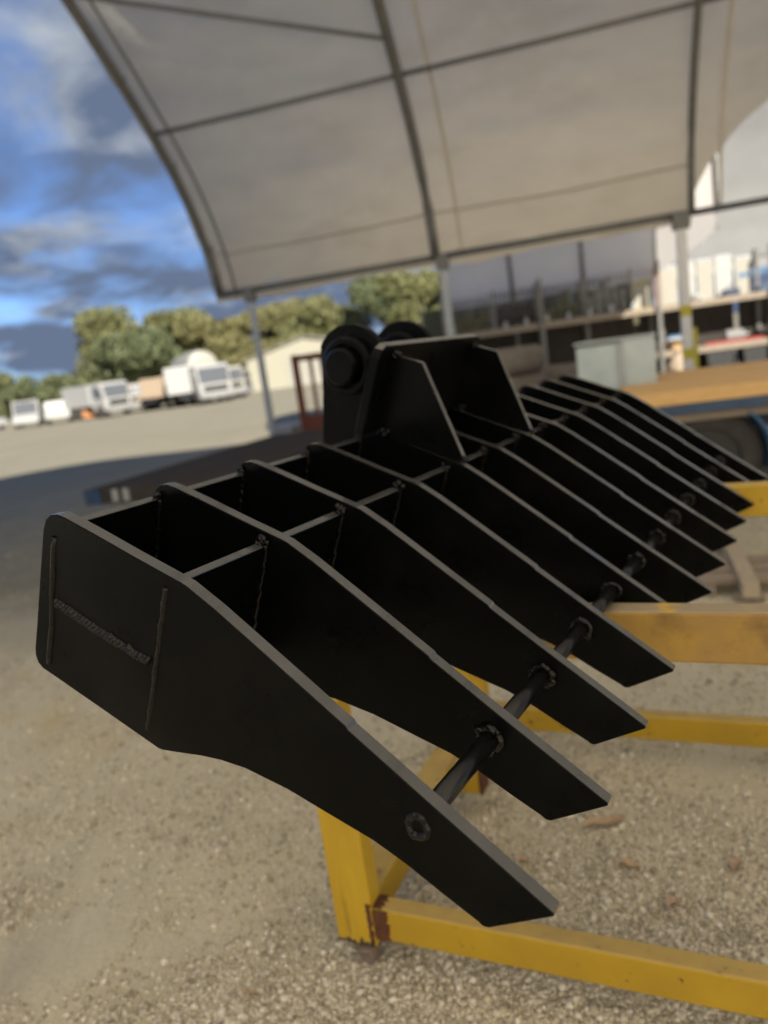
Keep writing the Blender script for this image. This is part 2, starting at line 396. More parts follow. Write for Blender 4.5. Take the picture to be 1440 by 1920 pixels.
tine_me = edge_faces(MB().prism(TINE, 0, TH, 'x', bev=.0011, seg=1).mesh('tine', 'black_paint'))

def bead(mb, pts, r, step=.0038, seed=0, amp=.28):
    """rippled weld run along a line"""
    pts = [Vector(p) for p in pts]; out = []
    for a, b in zip(pts[:-1], pts[1:]):
        n = max(2, int((b - a).length / (step / 3)))
        for k in range(n): out.append(a.lerp(b, k / n))
    out.append(pts[-1])
    jit = [Vector((0, noise.noise((i * .21, seed, 1)), noise.noise((i * .21, seed, 7)))) * r * .55 for i in range(len(out))]
    out = [p + j for p, j in zip(out, jit)]
    mb.tube(out, r, 10, True, ref=Vector((1, 0, 0)), rfun=lambda i: r * (1 - amp * .5 + amp * abs(math.sin(i * math.pi / 3)) + .3 * noise.noise((i * .17, seed * 2.1, 4))))
def ring(mb, x, rad, r, seed, amp, c=None):
    c = c or ROD; n = 96; pts = []
    for k in range(n + 1):
        a = k * 2 * math.pi / n; rr_ = rad + .30 * r * noise.noise((math.cos(a) * .9, math.sin(a) * .9, seed))
        pts.append((x, c[0] + math.cos(a) * rr_, c[1] + math.sin(a) * rr_))
    mb.tube(pts, r, 12, True, ref=Vector((1, 0, 0)), rfun=lambda i: r * (.95 + amp * noise.noise((math.cos(i * .0654) * .8, math.sin(i * .0654) * .8, seed + 5)) + .25 * amp * noise.noise((math.cos(i * .0654) * 2, math.sin(i * .0654) * 2, seed + 9))))
def splat(mb, c, r, n, spread, seed):
    rs = random.Random(seed)
    for k in range(n):
        mb.blob((c[0] - rs.random() * r * .5, c[1] + rs.uniform(-1, 1) * spread, c[2] + rs.uniform(-1, 1) * spread), r * rs.uniform(.5, 1.05), seed * 9 + k, .5, 1)
ROD = (.539, -.094); RODR = .0108
REAR0, REAR1 = Vector((0, .0165, .0130)), Vector((0, .0860, .1810))
FRONT0, FRONT1 = Vector((0, .1865, -.0600)), Vector((0, .2520, .1150))
MID0, MID1 = Vector((0, .0520, .0970)), Vector((0, .2210, .0310))
def weld_mesh(seed):
    out = []
    mb = MB(); ring(mb, -.0016, RODR + .0012, .0054, seed, .6)        # ring round the rod
    rs = random.Random(seed)
    for k in range(4):
        a = rs.uniform(0, 6.28); mb.blob((-.004, ROD[0] + math.cos(a) * (RODR + .003), ROD[1] + math.sin(a) * (RODR + .003)), .0056 * rs.uniform(.8, 1.2), seed * 31 + k, .5, 2, (.7, 1, 1))
    out.append(('rod_weld', mb.mesh('rod_weld', 'black_weld')))
    n = Vector((0, .937, -.35)) * .0075
    mb = MB(); splat(mb, (-.002, .1880, -.0640), .0062, 11, .0070, seed * 5 + 2)
    bead(mb, [FRONT0 + n + Vector((-.001, -.002, -.004)), FRONT1 + n + Vector((-.001, 0, 0))], .0036, seed=seed, step=.007, amp=.12)
    out.append(('plate_weld', mb.mesh('plate_weld', 'black_weld')))
    nr_ = Vector((0, .924, -.382)) * .0075
    mb = MB(); splat(mb, (-.002, .0180, .0085), .0052, 9, .0060, seed * 5 + 1)
    bead(mb, [REAR0 + nr_ + Vector((-.001, -.002, -.004)), REAR1 + nr_], .0035, seed=seed + 3, step=.005)
    out.append(('plate_weld', mb.mesh('plate_weld', 'black_weld')))
    return out
WELDS = [weld_mesh(s) for s in range(4)]
W1 = []                                                   # outside of the near tine: H of fillet welds and the rod plug
for pts_, r_, sd_, st_, am_ in (([(.0016, .030, .014), (.0008, .058, .090), (.0012, .091, .182)], .0044, 11, .03, .05),
                                ([(.0012, .193, -.066), (.0008, .222, .02), (.0014, .2545, .117)], .0038, 13, .009, .16)):
    mb = MB(); bead(mb, pts_, r_, st_, sd_, am_); W1.append(mb.mesh('plate_weld', 'black_weld'))
mb = MB(); bead(mb, [(.0012, .064, .090), (.0008, .14, .0635), (.0012, .217, .034)], .0048, .006, 12, .45)
bead(mb, [(.0008, .067, .094), (.0006, .14, .0675), (.0008, .214, .039)], .0036, .006, 15, .5); W1.append(mb.mesh('plate_weld', 'black_weld'))
pl = MB(); pl.lathe([(.0005, .004), (-.0005, .0085), (-.001, .0095), (.002, .0100)], 'x', (0, ROD[0], ROD[1]), 20)
ring(pl, .0014, .0105, .0044, 8, .9)
plug_me = pl.mesh('rod_plug', 'black_weld')

rod_me = MB().lathe([(0, RODR), (S - TH, RODR)], 'x', (TH, *ROD), 24).mesh('tie_rod', 'black_gloss')
for f_ in rod_me.polygons: f_.use_smooth = len(f_.vertices) == 4
def plate_mesh(a, b, t, name):
    d = (b - a).normalized(); n = Vector((0, -d.z, d.y)) * t / 2
    return MB().prism([((a + n).y, (a + n).z), ((b + n).y, (b + n).z), ((b - n).y, (b - n).z), ((a - n).y, (a - n).z)], TH - .0006, S + .0006, 'x', bev=.0009).mesh(name, 'black_paint')
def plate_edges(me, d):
    me.materials.append(MATS['black_edge_sheen'])
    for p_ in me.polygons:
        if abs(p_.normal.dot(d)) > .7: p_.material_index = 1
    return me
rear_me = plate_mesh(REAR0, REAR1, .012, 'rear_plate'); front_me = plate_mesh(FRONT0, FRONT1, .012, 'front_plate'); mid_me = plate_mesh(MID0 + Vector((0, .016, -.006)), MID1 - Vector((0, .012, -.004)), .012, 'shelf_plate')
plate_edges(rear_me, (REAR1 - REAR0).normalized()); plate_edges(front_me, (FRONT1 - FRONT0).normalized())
for i in range(NT):
    t = link('tine', tine_me, None, rake, (i * S, 0, 0))
    if i == 0:
        t['label'] = 'nearest outer tine with H-shaped welds on its face'
        for w_ in W1: link('plate_weld', w_, None, t)
        link('rod_plug', plug_me, None, t)
    else:
        for nm_, w_ in WELDS[i % 4]: link(nm_, w_, None, t)
    if i < NT - 1:
        link('tie_rod', rod_me, None, rake, (i * S, 0, 0))
        link('rear_plate', rear_me, None, rake, (i * S, 0, 0)); link('front_plate', front_me, None, rake, (i * S, 0, 0)); link('shelf_plate', mid_me, None, rake, (i * S, 0, 0))

# mounting head: back plate, two gussets, two pin ears
e_dn = Vector((0, .34, .94)).normalized(); e_n = Vector((0, .94, -.34)).normalized()
def head_pt(x, s, n): p = Vector((x, -.016, -.178)) + e_dn * s + e_n * n; return p
hp = MB(); XH0, XH1, HL = .612, 1.038, .165
poly = [(XH0, .022), (XH0 + .008, .008), (XH0 + .022, 0), (XH1 - .022, 0), (XH1 - .008, .008), (XH1, .022), (XH1, HL), (XH0, HL)]
Mh = Matrix(((1, 0, 0, 0), (0, e_dn.y, e_n.y, -.016), (0, e_dn.z, e_n.z, -.178), (0, 0, 0, 1)))
hp.prism(poly, -.018, 0.0, 'z', bev=.0015, M=Mh)
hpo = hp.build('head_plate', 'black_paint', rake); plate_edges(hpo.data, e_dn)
for xg, sd in ((.660, 1), (.990, 2)):
    top = head_pt(0, .018, 0)
    g = MB().prism([(top.y, top.z), (.0440, -.1830), (.0475, -.1815), (.2050, -.0975), (.2030, -.0870), (.150, -.0660), (.0480, -.0280), (.035, -.030)], xg, xg + .013, 'x', bev=.0009)
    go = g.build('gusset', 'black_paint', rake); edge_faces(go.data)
    for c_, r_, n_, sp_, q_ in (((xg + .004, top.y + .004, top.z - .001), .0060, 9, .006, 40 + sd), ((xg + .006, .204, -.094), .005, 7, .005, 60 + sd), ((xg - .001, .052, -.036), .006, 9, .009, 90 + sd)):
        wb = MB(); splat(wb, c_, r_, n_, sp_, q_); wb.build('corner_weld', 'black_weld', go)
EC, ER = (-.1000, -.0640), .079
def ear_poly():
    pts = arc(EC, ER, R(172), R(318), 26)                # round eye, from the lower rear side over the top to the head plate
    return pts + [(-.024, -.166), (.020, -.045), (.060, .020), (.0865, .120), (.040, .150), (-.040, .095), (-.100, .040), (-.130, .010)][0:2] + [(.012, .010), (.058, .130), (.030, .170), (-.062, .120), (-.125, .020)]
for k, xe in enumerate((.715, .917)):
    ear = MB().prism(ear_poly(), xe, xe + .020, 'x', bev=.0015).build('ear', 'black_paint', rake)
    s_ = -1
    x0 = xe
    MB().lathe([(x0 + .002, .057), (x0 - .014, .057), (x0 - .020, .051), (x0 - .020, .043), (x0 - .014, .041), (x0 + .002, .041)], 'x', (0, *EC), 40).build('boss', 'black_paint', ear)
    MB().lathe([(x0 + .002, .036), (x0 - .034, .036), (x0 - .040, .031), (x0 - .041, .004)], 'x', (0, *EC), 36).build('pin', 'black_paint', ear)

# ------------------------------------------------------------------ yellow stand
ST = basis((-.1233, 1.3512, 0), (.908465, -.418012, 0), (.418012, .908465, 0))
stand = thing('steel_stand', 'yellow painted steel trestle stand under the black rake with rust at its joints', 'stand')
stand.matrix_world = ST
LX, LY = 1.32, .95
def rhs(name, m, *b):
    o = MB().box(*b, bev=.005).build(name, m, stand)
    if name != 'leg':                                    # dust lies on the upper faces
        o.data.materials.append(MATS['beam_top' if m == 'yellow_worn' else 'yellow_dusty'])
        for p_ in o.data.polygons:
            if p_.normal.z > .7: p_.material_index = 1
    return o
near_leg = rhs('leg', 'yellow_leg', -.112, -.0205, .001, .051, .055, .735)
rhs('leg', 'yellow_leg', -.112, -.0205, LY - .05, LY, .055, .735); rhs('leg', 'yellow_paint', LX, LX + .075, .001, .051, .055, .735); rhs('leg', 'yellow_paint', LX, LX + .075, LY - .05, LY, .055, .735)
rhs('lower_rail', 'yellow_paint', -.020, LX - .0005, .003, .047, .075, .150); rhs('lower_rail', 'yellow_paint', -.020, LX - .0005, LY - .046, LY - .002, .075, .150)
rhs('side_rail', 'yellow_paint', -.105, -.030, .0515, LY - .0505, .074, .149); rhs('side_rail', 'yellow_paint', LX + .012, LX + .085, .0515, LY - .0505, .074, .149)
ub = rhs('upper_beam', 'yellow_worn', -.12, LX + .09, -.028, .018, .7355, .8190); ub['label'] = 'front top beam with paint rubbed to bare tan metal'
rhs('upper_beam', 'yellow_paint', -.12, LX + .09, LY - .066, LY - .018, .7355, .8190)
stub = rhs('stub', 'yellow_paint', -.0295, .052, .545, .605, .076, .147)
MB().box(.052, .060, .543, .607, .074, .149, bev=.002).build('rusty_end', 'rust', stub)
# rust where the weld burnt the paint: thin ragged skins on the faces round each leg and rail joint
def rust_skin(parent, P, U, V, lu, lv, seed, m='rust', rag=.010):
    """ragged sheet spanned by U (length lu) and V (length lv) from P"""
    P, U, V = Vector(P), Vector(U), Vector(V); rows = []; n = 26
    for j in range(n + 1):
        v = lv * j / n
        e = rag * (noise.noise((j * .33, seed, 0)) + .6 * noise.noise((j * 1.1, seed, 4)))
        g = rag * .5 * noise.noise((j * .5, seed + 9, 0))
        rows.append([P + U * (g if k == 0 else (lu + e) * k / 5) + V * v for k in range(6)])
    mb = MB(); mb.grid(rows); return mb.build('rust_patch', m, parent)
rust_skin(near_leg, (-.0195, .0021, .0765), (1, 0, 0), (0, 0, 1), .034, .072, 3)
rust_skin(near_leg, (-.0335, .0004, .0620), (1, 0, 0), (0, 0, 1), .011, .098, 8, rag=.006)
rust_skin(near_leg, (-.0195, .004, .1508), (1, 0, 0), (0, 1, 0), .022, .042, 4, rag=.014)
rust_skin(near_leg, (-.110, .0004, .0560), (0, 0, 1), (1, 0, 0), .009, .088, 6, 'grime', .014)
rust_skin(stand, (-.0195, LY - .0470, .0765), (1, 0, 0), (0, 0, 1), .040, .072, 5, rag=.02)
for (fx, fy) in ((-.052, .020), (-.052, LY - .026), (LX + .037, .026), (LX + .037, LY - .026)):
    ft = MB().lathe([(-.012, .013), (.004, .020), (.012, .021), (.056, .021)], 'z', (fx, fy, 0), 18).build('foot', 'foot_steel', stand)
    MB().lathe([(.050, .034), (.056, .034)], 'z', (fx, fy, 0), 20).build('foot_plate', 'foot_steel', ft)

# dry leaves
def leaf(p, l, w, rz, m, label):
    rows = []
    for i in range(7):
        t = i / 6; hw = w * math.sin(math.pi * (t * .92 + .04)) ** .8
        rows.append([((t - .5) * l, s_ * hw, .006 + .012 * abs(s_) * (1 + math.sin(t * 5)) * .5 + .004 * math.sin(t * 9)) for s_ in (-1, -.5, 0, .5, 1)])
    o = MB(); o.grid(rows); ob = o.build('dry_leaf', m, None, (p.x, p.y, ground_z(p.x, p.y) + .004), (0, 0, rz)); tag(ob, label, 'leaf', 'dry leaves on the gravel')
leaf(at_z(1135, 1548, 0), .115, .020, .15, 'leaf_dry', 'long brown dry leaf on gravel just beyond the second tine tip')
leaf(at_z(1378, 1625, 0), .05, .016, 1.0, 'leaf_pink', 'small reddish leaf on gravel near the right edge of the photo')
leaf(at_z(1262, 1702, 0), .045, .014, .7, 'leaf_pink', 'pink leaf scrap on gravel just above the near yellow rail')
leaf(at_z(1184, 1632, 0), .05, .013, -.4, 'leaf_dry', 'small tan leaf on gravel above and right of the nearest tine tip')
leaf(at_z(985, 1625, 0), .035, .010, .3, 'leaf_pink', 'pink leaf scrap between the two nearest tine tips')
leaf(at_z(472, 1878, 0), .020, .008, .3, 'leaf_dry', 'tiny ochre leaf on the dirt at the bottom left')

# ------------------------------------------------------------------ tent overhead
D = Vector((.964, -.266, 0)); B = Vector((-.266, -.964, 0)); E0 = Vector((-1.5125, 10.0656, 0))
HALF = 6.6
ARCH = [(0, 2.40), (.08, 2.75), (.20, 3.05), (.40, 3.40), (.65, 3.72), (1.05, 4.12), (1.6, 4.57), (2.2, 5.02), (3.0, 5.52), (4.0, 6.02), (5.0, 6.45), (6.0, 6.78), (HALF, 6.90)]
ARCH2 = ARCH + [(2 * HALF - d_, z_) for d_, z_ in ARCH[-2::-1]]
def tent_pt(t, d_, z_): p = E0 + D * t + B * d_; return Vector((p.x, p.y, z_))
def arch_z(d_):
    d_ = min(d_, 2 * HALF - d_)
    for (a, za), (b, zb) in zip(ARCH[:-1], ARCH[1:]):
        if a <= d_ <= b: return za + (zb - za) * (d_ - a) / (b - a)
    return ARCH[0][1]
tent = thing('shelter_tent', 'large arched shelter with pale canvas roof, grey steel ribs and posts overhead', 'tent', tuple(E0))
IN = Matrix.Translation(-E0)
def tpart(mb, name, m): mb.bm.transform(IN); return mb.build(name, m, tent)
T_END, BAY = -.20, [-.20, 2.65, 5.52, 8.4, 11.3, 14.2]
# fine arch parameter
def arch_fine(n=110):
    out = []; L = [0]
    for a, b in zip(ARCH2[:-1], ARCH2[1:]): L.append(L[-1] + math.hypot(b[0] - a[0], b[1] - a[1]))
    for k in range(n + 1):
        s_ = L[-1] * k / n; i = min(max(0, int(np.searchsorted(L, s_)) - 1), len(ARCH2) - 2)
        f = (s_ - L[i]) / (L[i + 1] - L[i]); out.append((ARCH2[i][0] + (ARCH2[i + 1][0] - ARCH2[i][0]) * f, ARCH2[i][1] + (ARCH2[i + 1][1] - ARCH2[i][1]) * f))
    return out
AF = arch_fine()
ARC_L = [0.0]
for a_, b_ in zip(ARCH2[:-1], ARCH2[1:]): ARC_L.append(ARC_L[-1] + math.hypot(b_[0] - a_[0], b_[1] - a_[1]))
AD, AZ = [q[0] for q in ARCH2], [q[1] for q in ARCH2]
def canvas_panel(t0, t1, start=None, nt=34, ns=120):
    rows = []
    for k in range(ns + 1):
        row = []
        for j in range(nt + 1):
            f = j / nt; t = t0 + (t1 - t0) * f
            s0 = float(np.interp(start(t), AD, ARC_L)) if start else 0.0
            s_ = s0 + (ARC_L[-1] - s0) * (k / ns) ** 1.25
            d_, z_ = float(np.interp(s_, ARC_L, AD)), float(np.interp(s_, ARC_L, AZ))
            sag = -.05 * math.sin(math.pi * f) * (1 if d_ > .5 else .4)
            wr = .034 * noise.noise((t * 1.1, d_ * 3.0 + t * .6, t0)) + .020 * math.exp(-((d_ - .35) / .35) ** 2) * noise.noise((t * 1.2, d_ * 14, t0 + 3)) + .016 * noise.noise((t * 2.5 + d_, d_ * 5.5, 4 + t0)) * (1 + 1.5 * math.exp(-d_ * 1.3))
            fold = .012 * math.sin((t - t0) * 9 + d_ * 16) * math.exp(-((d_ - .5) / .45) ** 2) * noise.noise((t * 1.3, d_ * 2, 8))
            k_ = min(1.0, 7 * min(f, 1 - f))                 # panels meet along the ribs
            row.append(tent_pt(t, d_, z_ + .03 + sag + (wr + fold) * k_))
        rows.append(row)
    mb = MB(); mb.grid(rows); return mb
tpart(canvas_panel(-.25, 2.65), 'canvas_panel', 'canvas'); tpart(canvas_panel(2.65, 5.52), 'canvas_panel', 'canvas')
p4 = tpart(canvas_panel(5.52, 8.4, lambda t: .02 + (t - 5.52) * .42), 'canvas_panel', 'canvas'); p4['label'] = 'last roof panel with its lower corner pulled back'
for t_ in (8.4, 11.3): tpart(canvas_panel(t_, t_ + 2.9, None, 12, 50), 'canvas_panel', 'canvas')  # two unseen bays added to stop sun entering from the right
def rib(t, r, dz=-.045, seg=8, name='rib', m='galv_dark', d0=0.0):
    pts = [tent_pt(t, d_ + d0, z_ + dz) for d_, z_ in AF[::2]]
    return tpart(MB().tube(pts, r, seg), name, m)
rib(-.20, .050); rib(.02, .016, -.08); rib(2.65, .055); rib(5.52, .038); rib(8.4, .045); rib(11.3, .045); rib(14.2, .045)
# rope lashings along the open end rib and a welded seam beside each inner rib
for k in range(3, 108, 7):
    a, b = AF[k], AF[k + 1]
    tpart(MB().tube([tent_pt(-.26, a[0], a[1] + .02), tent_pt(-.20, a[0], a[1] - .11), tent_pt(-.12, b[0], b[1] - .02)], .008, 5), 'lashing', 'galv_dark')
def seam(t, w=.035):
    m_ = MB(); m_.grid([[tent_pt(t, d_, z_ + .004), tent_pt(t + w, d_, z_ + .004)] for d_, z_ in AF]); tpart(m_, 'seam_strip', 'canvas_seam')
for t_ in (2.95, 5.80): seam(t_)
hem = MB(); hem.grid([[tent_pt(-.25 - .02 * noise.noise((k * .9, 0, 0)), d_, z_ + .035), tent_pt(-.28 - .05 * max(0, noise.noise((k * .7, 3, 0))), d_, z_ - .02), tent_pt(-.24, d_, z_ - .10 - .03 * noise.noise((k * .5, 7, 0)))] for k, (d_, z_) in enumerate(AF)])
tpart(hem, 'canvas_hem', 'canvas')
# purlins, brace, eave beam
def purlin(d_, t0, t1, r=.026): tpart(MB().tube([tent_pt(t0, d_, arch_z(d_) - .06), tent_pt((t0 + t1) / 2, d_, arch_z(d_) - .065), tent_pt(t1, d_, arch_z(d_) - .06)], r, 8), 'purlin', 'galv_dark')
for d_ in (1.06, 3.2, 5.6, 8.2, 10.6):
    for a, b in zip(BAY[:-1], BAY[1:]): purlin(d_, a, b)
tpart(MB().tube([tent_pt(-.2, 2.3, arch_z(2.3) - .07), tent_pt(2.65, 1.36, arch_z(1.36) - .07)], .022, 8), 'wind_brace', 'galv_dark')
for a, b in zip(BAY[:-1], BAY[1:]):
    tpart(MB().tube([tent_pt(a, .0, 2.375), tent_pt(b, .0, 2.375)], .036, 8), 'eave_beam', 'galv_dark')
    tpart(MB().tube([tent_pt(a, 2 * HALF, 2.375), tent_pt(b, 2 * HALF, 2.375)], .036, 8), 'eave_beam', 'galv_dark')
for a, b in ((-.2, 2.65), (2.65, 5.52)):
    pts = [tent_pt(a + (b - a) * j / 24, .13, arch_z(.13) - .02 - .03 * math.sin(math.pi * j / 24) + .012 * noise.noise((j * .6, a, 0))) for j in range(25)]
    tpart(MB().tube(pts, .011, 6), 'hem_rope', 'canvas_seam')
# canvas skirt hanging below the eave, and an unseen back wall added to block sun and glow as fill
for a, b in ((-.30, 2.65), (2.65, 5.52)):
    rows = []
    for j in range(41):
        t = a + (b - a) * j / 40; dr = .10 + .05 * noise.noise((t * .8, 1, 0)) + .03 * noise.noise((t * 3, 5, 0))
        rows.append([tent_pt(t, -.05 - .015 * math.sin(t * 4), 2.44), tent_pt(t, -.06 + .02 * noise.noise((t * 2, 0, 0)), 2.40 - dr * .5), tent_pt(t, -.05 + .05 * noise.noise((t * 2.2, 9, 0)), 2.38 - dr)])
    m_ = MB(); m_.grid(rows); tpart(m_, 'canvas_skirt', 'canvas')
for a, b in zip(BAY[:-1], BAY[1:]):
    rows = [[tent_pt(a + (b - a) * j / 30, 2 * HALF + .03 * noise.noise((j * .5, k, 2)), 2.40 * (1 - k / 8) + .02) for j in range(31)] for k in range(9)]
    m_ = MB(); m_.grid(rows); tpart(m_, 'fill_wall', 'canvas_fill_wall')
def post(px_t, w, m, name='post', d_=0.0, z1=2.35):
    p = tent_pt(px_t, d_, 0)
    Mx = basis(p - Vector((0, 0, 0)), D, B)
    mb = MB(); mb.box(-w / 2, w / 2, -w / 2, w / 2, 0, z1, bev=.006, M=Mx); o = tpart(mb, name, m)
    mb = MB(); mb.box(-w * 1.3, w * 1.3, -w * 1.3, w * 1.3, 0, .012, M=Mx); mb.bm.transform(IN); mb.build('base_plate', m, o)
    mb = MB(); mb.box(-w * .85, w * .85, -w * .7, w * .7, z1 - .13, z1 + .04, bev=.008, M=Mx); mb.bm.transform(IN); mb.build('bracket', 'galv_dark', o)
    return o, Mx
post(.20, .075, 'galv'); post(2.72, .085, 'galv'); p3, M3 = post(5.40, .105, 'post_white')
for t_ in (.2, 2.72, 5.4, 8.4, 11.3, 14.2): post(t_, .08, 'galv', d_=2 * HALF)
p3['label'] = 'white post wrapped with two yellow tape bands'
for z0, z1 in ((1.28, 1.40), (.80, .92)):
    mb = MB(); mb.box(-.0545, .0545, -.0545, .0545, z0, z1, bev=.004, M=M3); mb.bm.transform(IN); mb.build('tape_band', 'tape_yellow', p3)
yb = thing('marker_board', 'tall narrow yellow board standing right behind the white taped post', 'board', tuple(at_y(1304, 735, 8.75)))
yb.location.z = 0
MB().box(-.055, .055, -.012, .012, .0, 1.14, bev=.003).build('board', 'tape_yellow', yb)
MB().box(-.10, .10, -.08, .08, .0, .02).build('foot', 'grey_paint', yb)

# ------------------------------------------------------------------ tents behind
def rear_tent(name, label, far_l, far_r, prof, mm, n_rib, hang=.0):
    """arched roof between its far eave (two points on the ground plan) and the open front; prof = (distance towards camera, z)"""
    e = (far_r - far_l); L_ = e.length; e.normalize(); bb = Vector((e.y, -e.x, 0))
    o = thing(name, label, 'tent', (far_l.x, far_l.y, 0), 0)
    I = Matrix.Translation(-Vector((far_l.x, far_l.y, 0)))
    P = lambda t, d_, z_: Vector((far_l.x, far_l.y, 0)) + e * t + bb * d_ + Vector((0, 0, z_))
    fine = []
    for a, b in zip(prof[:-1], prof[1:]):
        for k in range(6): fine.append((a[0] + (b[0] - a[0]) * k / 6, a[1] + (b[1] - a[1]) * k / 6))
    fine.append(prof[-1])
    for q in range(n_rib - 1):
        a, b = L_ * q / (n_rib - 1), L_ * (q + 1) / (n_rib - 1)
        mb = MB(); mb.grid([[P(a + (b - a) * j / 16, d_, z_ + .03 * noise.noise((j * .5 + q * 9, d_ * 2, 1)) - .04 * math.sin(math.pi * j / 16)) for j in range(17)] for d_, z_ in fine])
        mb.bm.transform(I); mb.build('canvas_panel', mm, o)
        if hang:
            mb = MB(); mb.grid([[P(a + (b - a) * j / 16, -.04 + .03 * noise.noise((j * .7 + q * 9, k * .5, 3)), prof[0][1] + .05 - hang * k / 3) for j in range(17)] for k in range(4)])
            mb.bm.transform(I); mb.build('canvas_skirt', mm, o)
    for q in range(n_rib):
        t = L_ * q / (n_rib - 1)
        mb = MB(); mb.tube([P(t, d_, z_ - .08) for d_, z_ in fine], .05, 6); mb.bm.transform(I); mb.build('rib', 'galv_dark', o)
        for d_ in (0,):
            zt = prof[0][1]
            mb = MB(); mb.box(-.05, .05, -.05, .05, 0, zt, M=Matrix.Translation(P(t, d_, 0))); mb.bm.transform(I); mb.build('post', 'galv_dark', o)
    return o, e, bb
A2 = at_z(846, 566, 2.45); B2 = at_z(1236, 506, 2.45); A2.z = B2.z = 0
A2 = Vector((2.15, 18.4, 0)); B2 = Vector((6.75, 17.1, 0))
RT_PROF = [(0, 2.42), (.2, 3.1), (.6, 3.9), (1.2, 4.7), (2.2, 5.6), (3.3, 6.1), (4.4, 6.2), (5.5, 5.9), (6.6, 5.1), (7.2, 4.2), (7.5, 3.3), (7.55, 2.6)]
rt, rte, rtb = rear_tent('rear_tent', 'second grey canvas tent behind, its underside seen below the near eave', A2, B2,
          RT_PROF, 'canvas_back', 4, .26)
gw_ = MB(); RTL = (B2 - A2).length
gw_.grid([[rte * (RTL - .02) + rtb * d_ + Vector((0, 0, 2.3 + (z_ - 2.3) * k / 5)) for d_, z_ in RT_PROF] for k in range(6)])
gw_.build('sun_block_end', 'canvas_back', rt)  # added to keep direct sun off the canvas underside
A3 = Vector((6.95, 17.6, 0)); B3 = Vector((17.5, 14.4, 0))
rear_tent('white_tent', 'bright white sunlit canvas tent at the right behind the taped post', A3, B3,
          [(0, 2.42), (.15, 3.0), (.45, 3.8), (.9, 4.7), (1.4, 5.5), (2.1, 6.4), (2.9, 7.1)], 'canvas_white', 4, .32)

# ------------------------------------------------------------------ storage rack and clutter under the rear tents
RK = Vector((1.95, 17.35, 0)); RKE = Vector((.985, -.17, 0)).normalized(); RKN = Vector((-RKE.y, RKE.x, 0))
rack = thing('storage_rack', 'long storage rack with timber shelves behind the tyres and galvanised box', 'rack', tuple(RK), math.atan2(RKE.y, RKE.x))
SH1, SH2, RL = 1.60, .62, 8.6
for z_ in (SH1, SH2):
    for j, y_ in enumerate((0.0, .26, .52)):
        MB().box(0, RL, y_ + .005, y_ + .25, z_ - .045, z_, bev=.004).build('shelf_plank', 'shelf_beam', rack)
    MB().box(-.02, RL + .02, -.045, -.002, z_ - .13, z_ + .004, bev=.004).build('shelf_beam', 'shelf_beam', rack)
for k, x_ in enumerate((0.0, 2.15, 4.62, 6.9, 8.5)):
    for y_ in (-.09, .80):
        u_ = MB().box(x_ - .04, x_ + .04, y_ - .04, y_ + .04, 0, 2.55, bev=.004).build('upright', 'galv_dark', rack)
for k in range(4): MB().box(.05 + k * RL / 4, (k + 1) * RL / 4 - .05, .86, .88, .02, SH1 - .05, .003).build('dark_backdrop', 'dark_brown', rack)  # dark sheets added to shut out the bright background below the shelf
def on_rack(u, v, z): p = RK + RKE * u + RKN * v; return Vector((p.x, p.y, z))
RZ = math.atan2(RKE.y, RKE.x)
def item(name, label, cat, u, v, z, parts, group=None, rz=0.0):
    o = thing(name, label, cat, tuple(on_rack(u, v, z)), RZ + rz, group)
    for nm, m_, mb in parts: mb.build(nm, m_, o)
    return o
def crate_parts(w, d_, h, m_, n=4, lid=False):
    pr = []
    for k in range(n):
        z0 = h * k / n + .004; z1 = h * (k + 1) / n - .008
        mb = MB(); mb.box(-w / 2, w / 2, -d_ / 2, -d_ / 2 + .014, z0, z1, .002); pr.append(('slat', m_, mb))
        mb = MB(); mb.box(-w / 2, w / 2, d_ / 2 - .014, d_ / 2, z0, z1, .002); pr.append(('slat', m_, mb))
    for s_ in (-1, 1): mb = MB(); mb.box(s_ * w / 2 - .014 * (s_ > 0), s_ * w / 2 + .014 * (s_ < 0), -d_ / 2 + .016, d_ / 2 - .016, .004, h - .01, .002); pr.append(('end_panel', m_, mb))
    mb = MB(); mb.box(-w / 2 + .015, w / 2 - .015, -d_ / 2 + .016, d_ / 2 - .016, 0, .012); pr.append(('base', m_, mb))
    return pr
def cage_parts(w, d_, h, m_, fill):
    fr = [('corner_post', m_, MB().box(sx * w / 2 - .02, sx * w / 2 + .02, sy * d_ / 2 - .02, sy * d_ / 2 + .02, 0, h)) for sx in (-1, 1) for sy in (-1, 1)]
    bars = MB()
    for k in range(11):
        x_ = -w / 2 + w * (k + .5) / 11
        for sy in (-1, 1): bars.tube([(x_, sy * d_ / 2, .02), (x_, sy * d_ / 2, h - .02)], .008, 5)
    for k in range(4):
        z_ = h * (k + .3) / 4
        for sy in (-1, 1): bars.tube([(-w / 2, sy * d_ / 2, z_), (w / 2, sy * d_ / 2, z_)], .008, 5)
    inn = []
    for k in range(5): inn.append(('packet', fill, MB().box(-w / 2 + .06 + k * (w - .12) / 5, -w / 2 + .03 + (k + 1) * (w - .12) / 5, -d_ / 2 + .06, d_ / 2 - .06, .02, h * random.uniform(.35, .85), .01)))
    bs = MB(); bs.box(-w / 2, w / 2, -d_ / 2, d_ / 2, 0, .018)
    return fr + inn + [('wire_mesh', m_, bars), ('base', m_, bs)]
def bottle_parts(r, h, m_, cap):
    a = MB().lathe([(0, r * .9), (.01, r), (h * .62, r), (h * .78, r * .5), (h * .88, r * .35)], 'z', seg=14)
    c = MB().lathe([(h * .88, r * .42), (h, r * .42)], 'z', seg=12)
    return [('body', m_, a), ('cap', cap, c)]
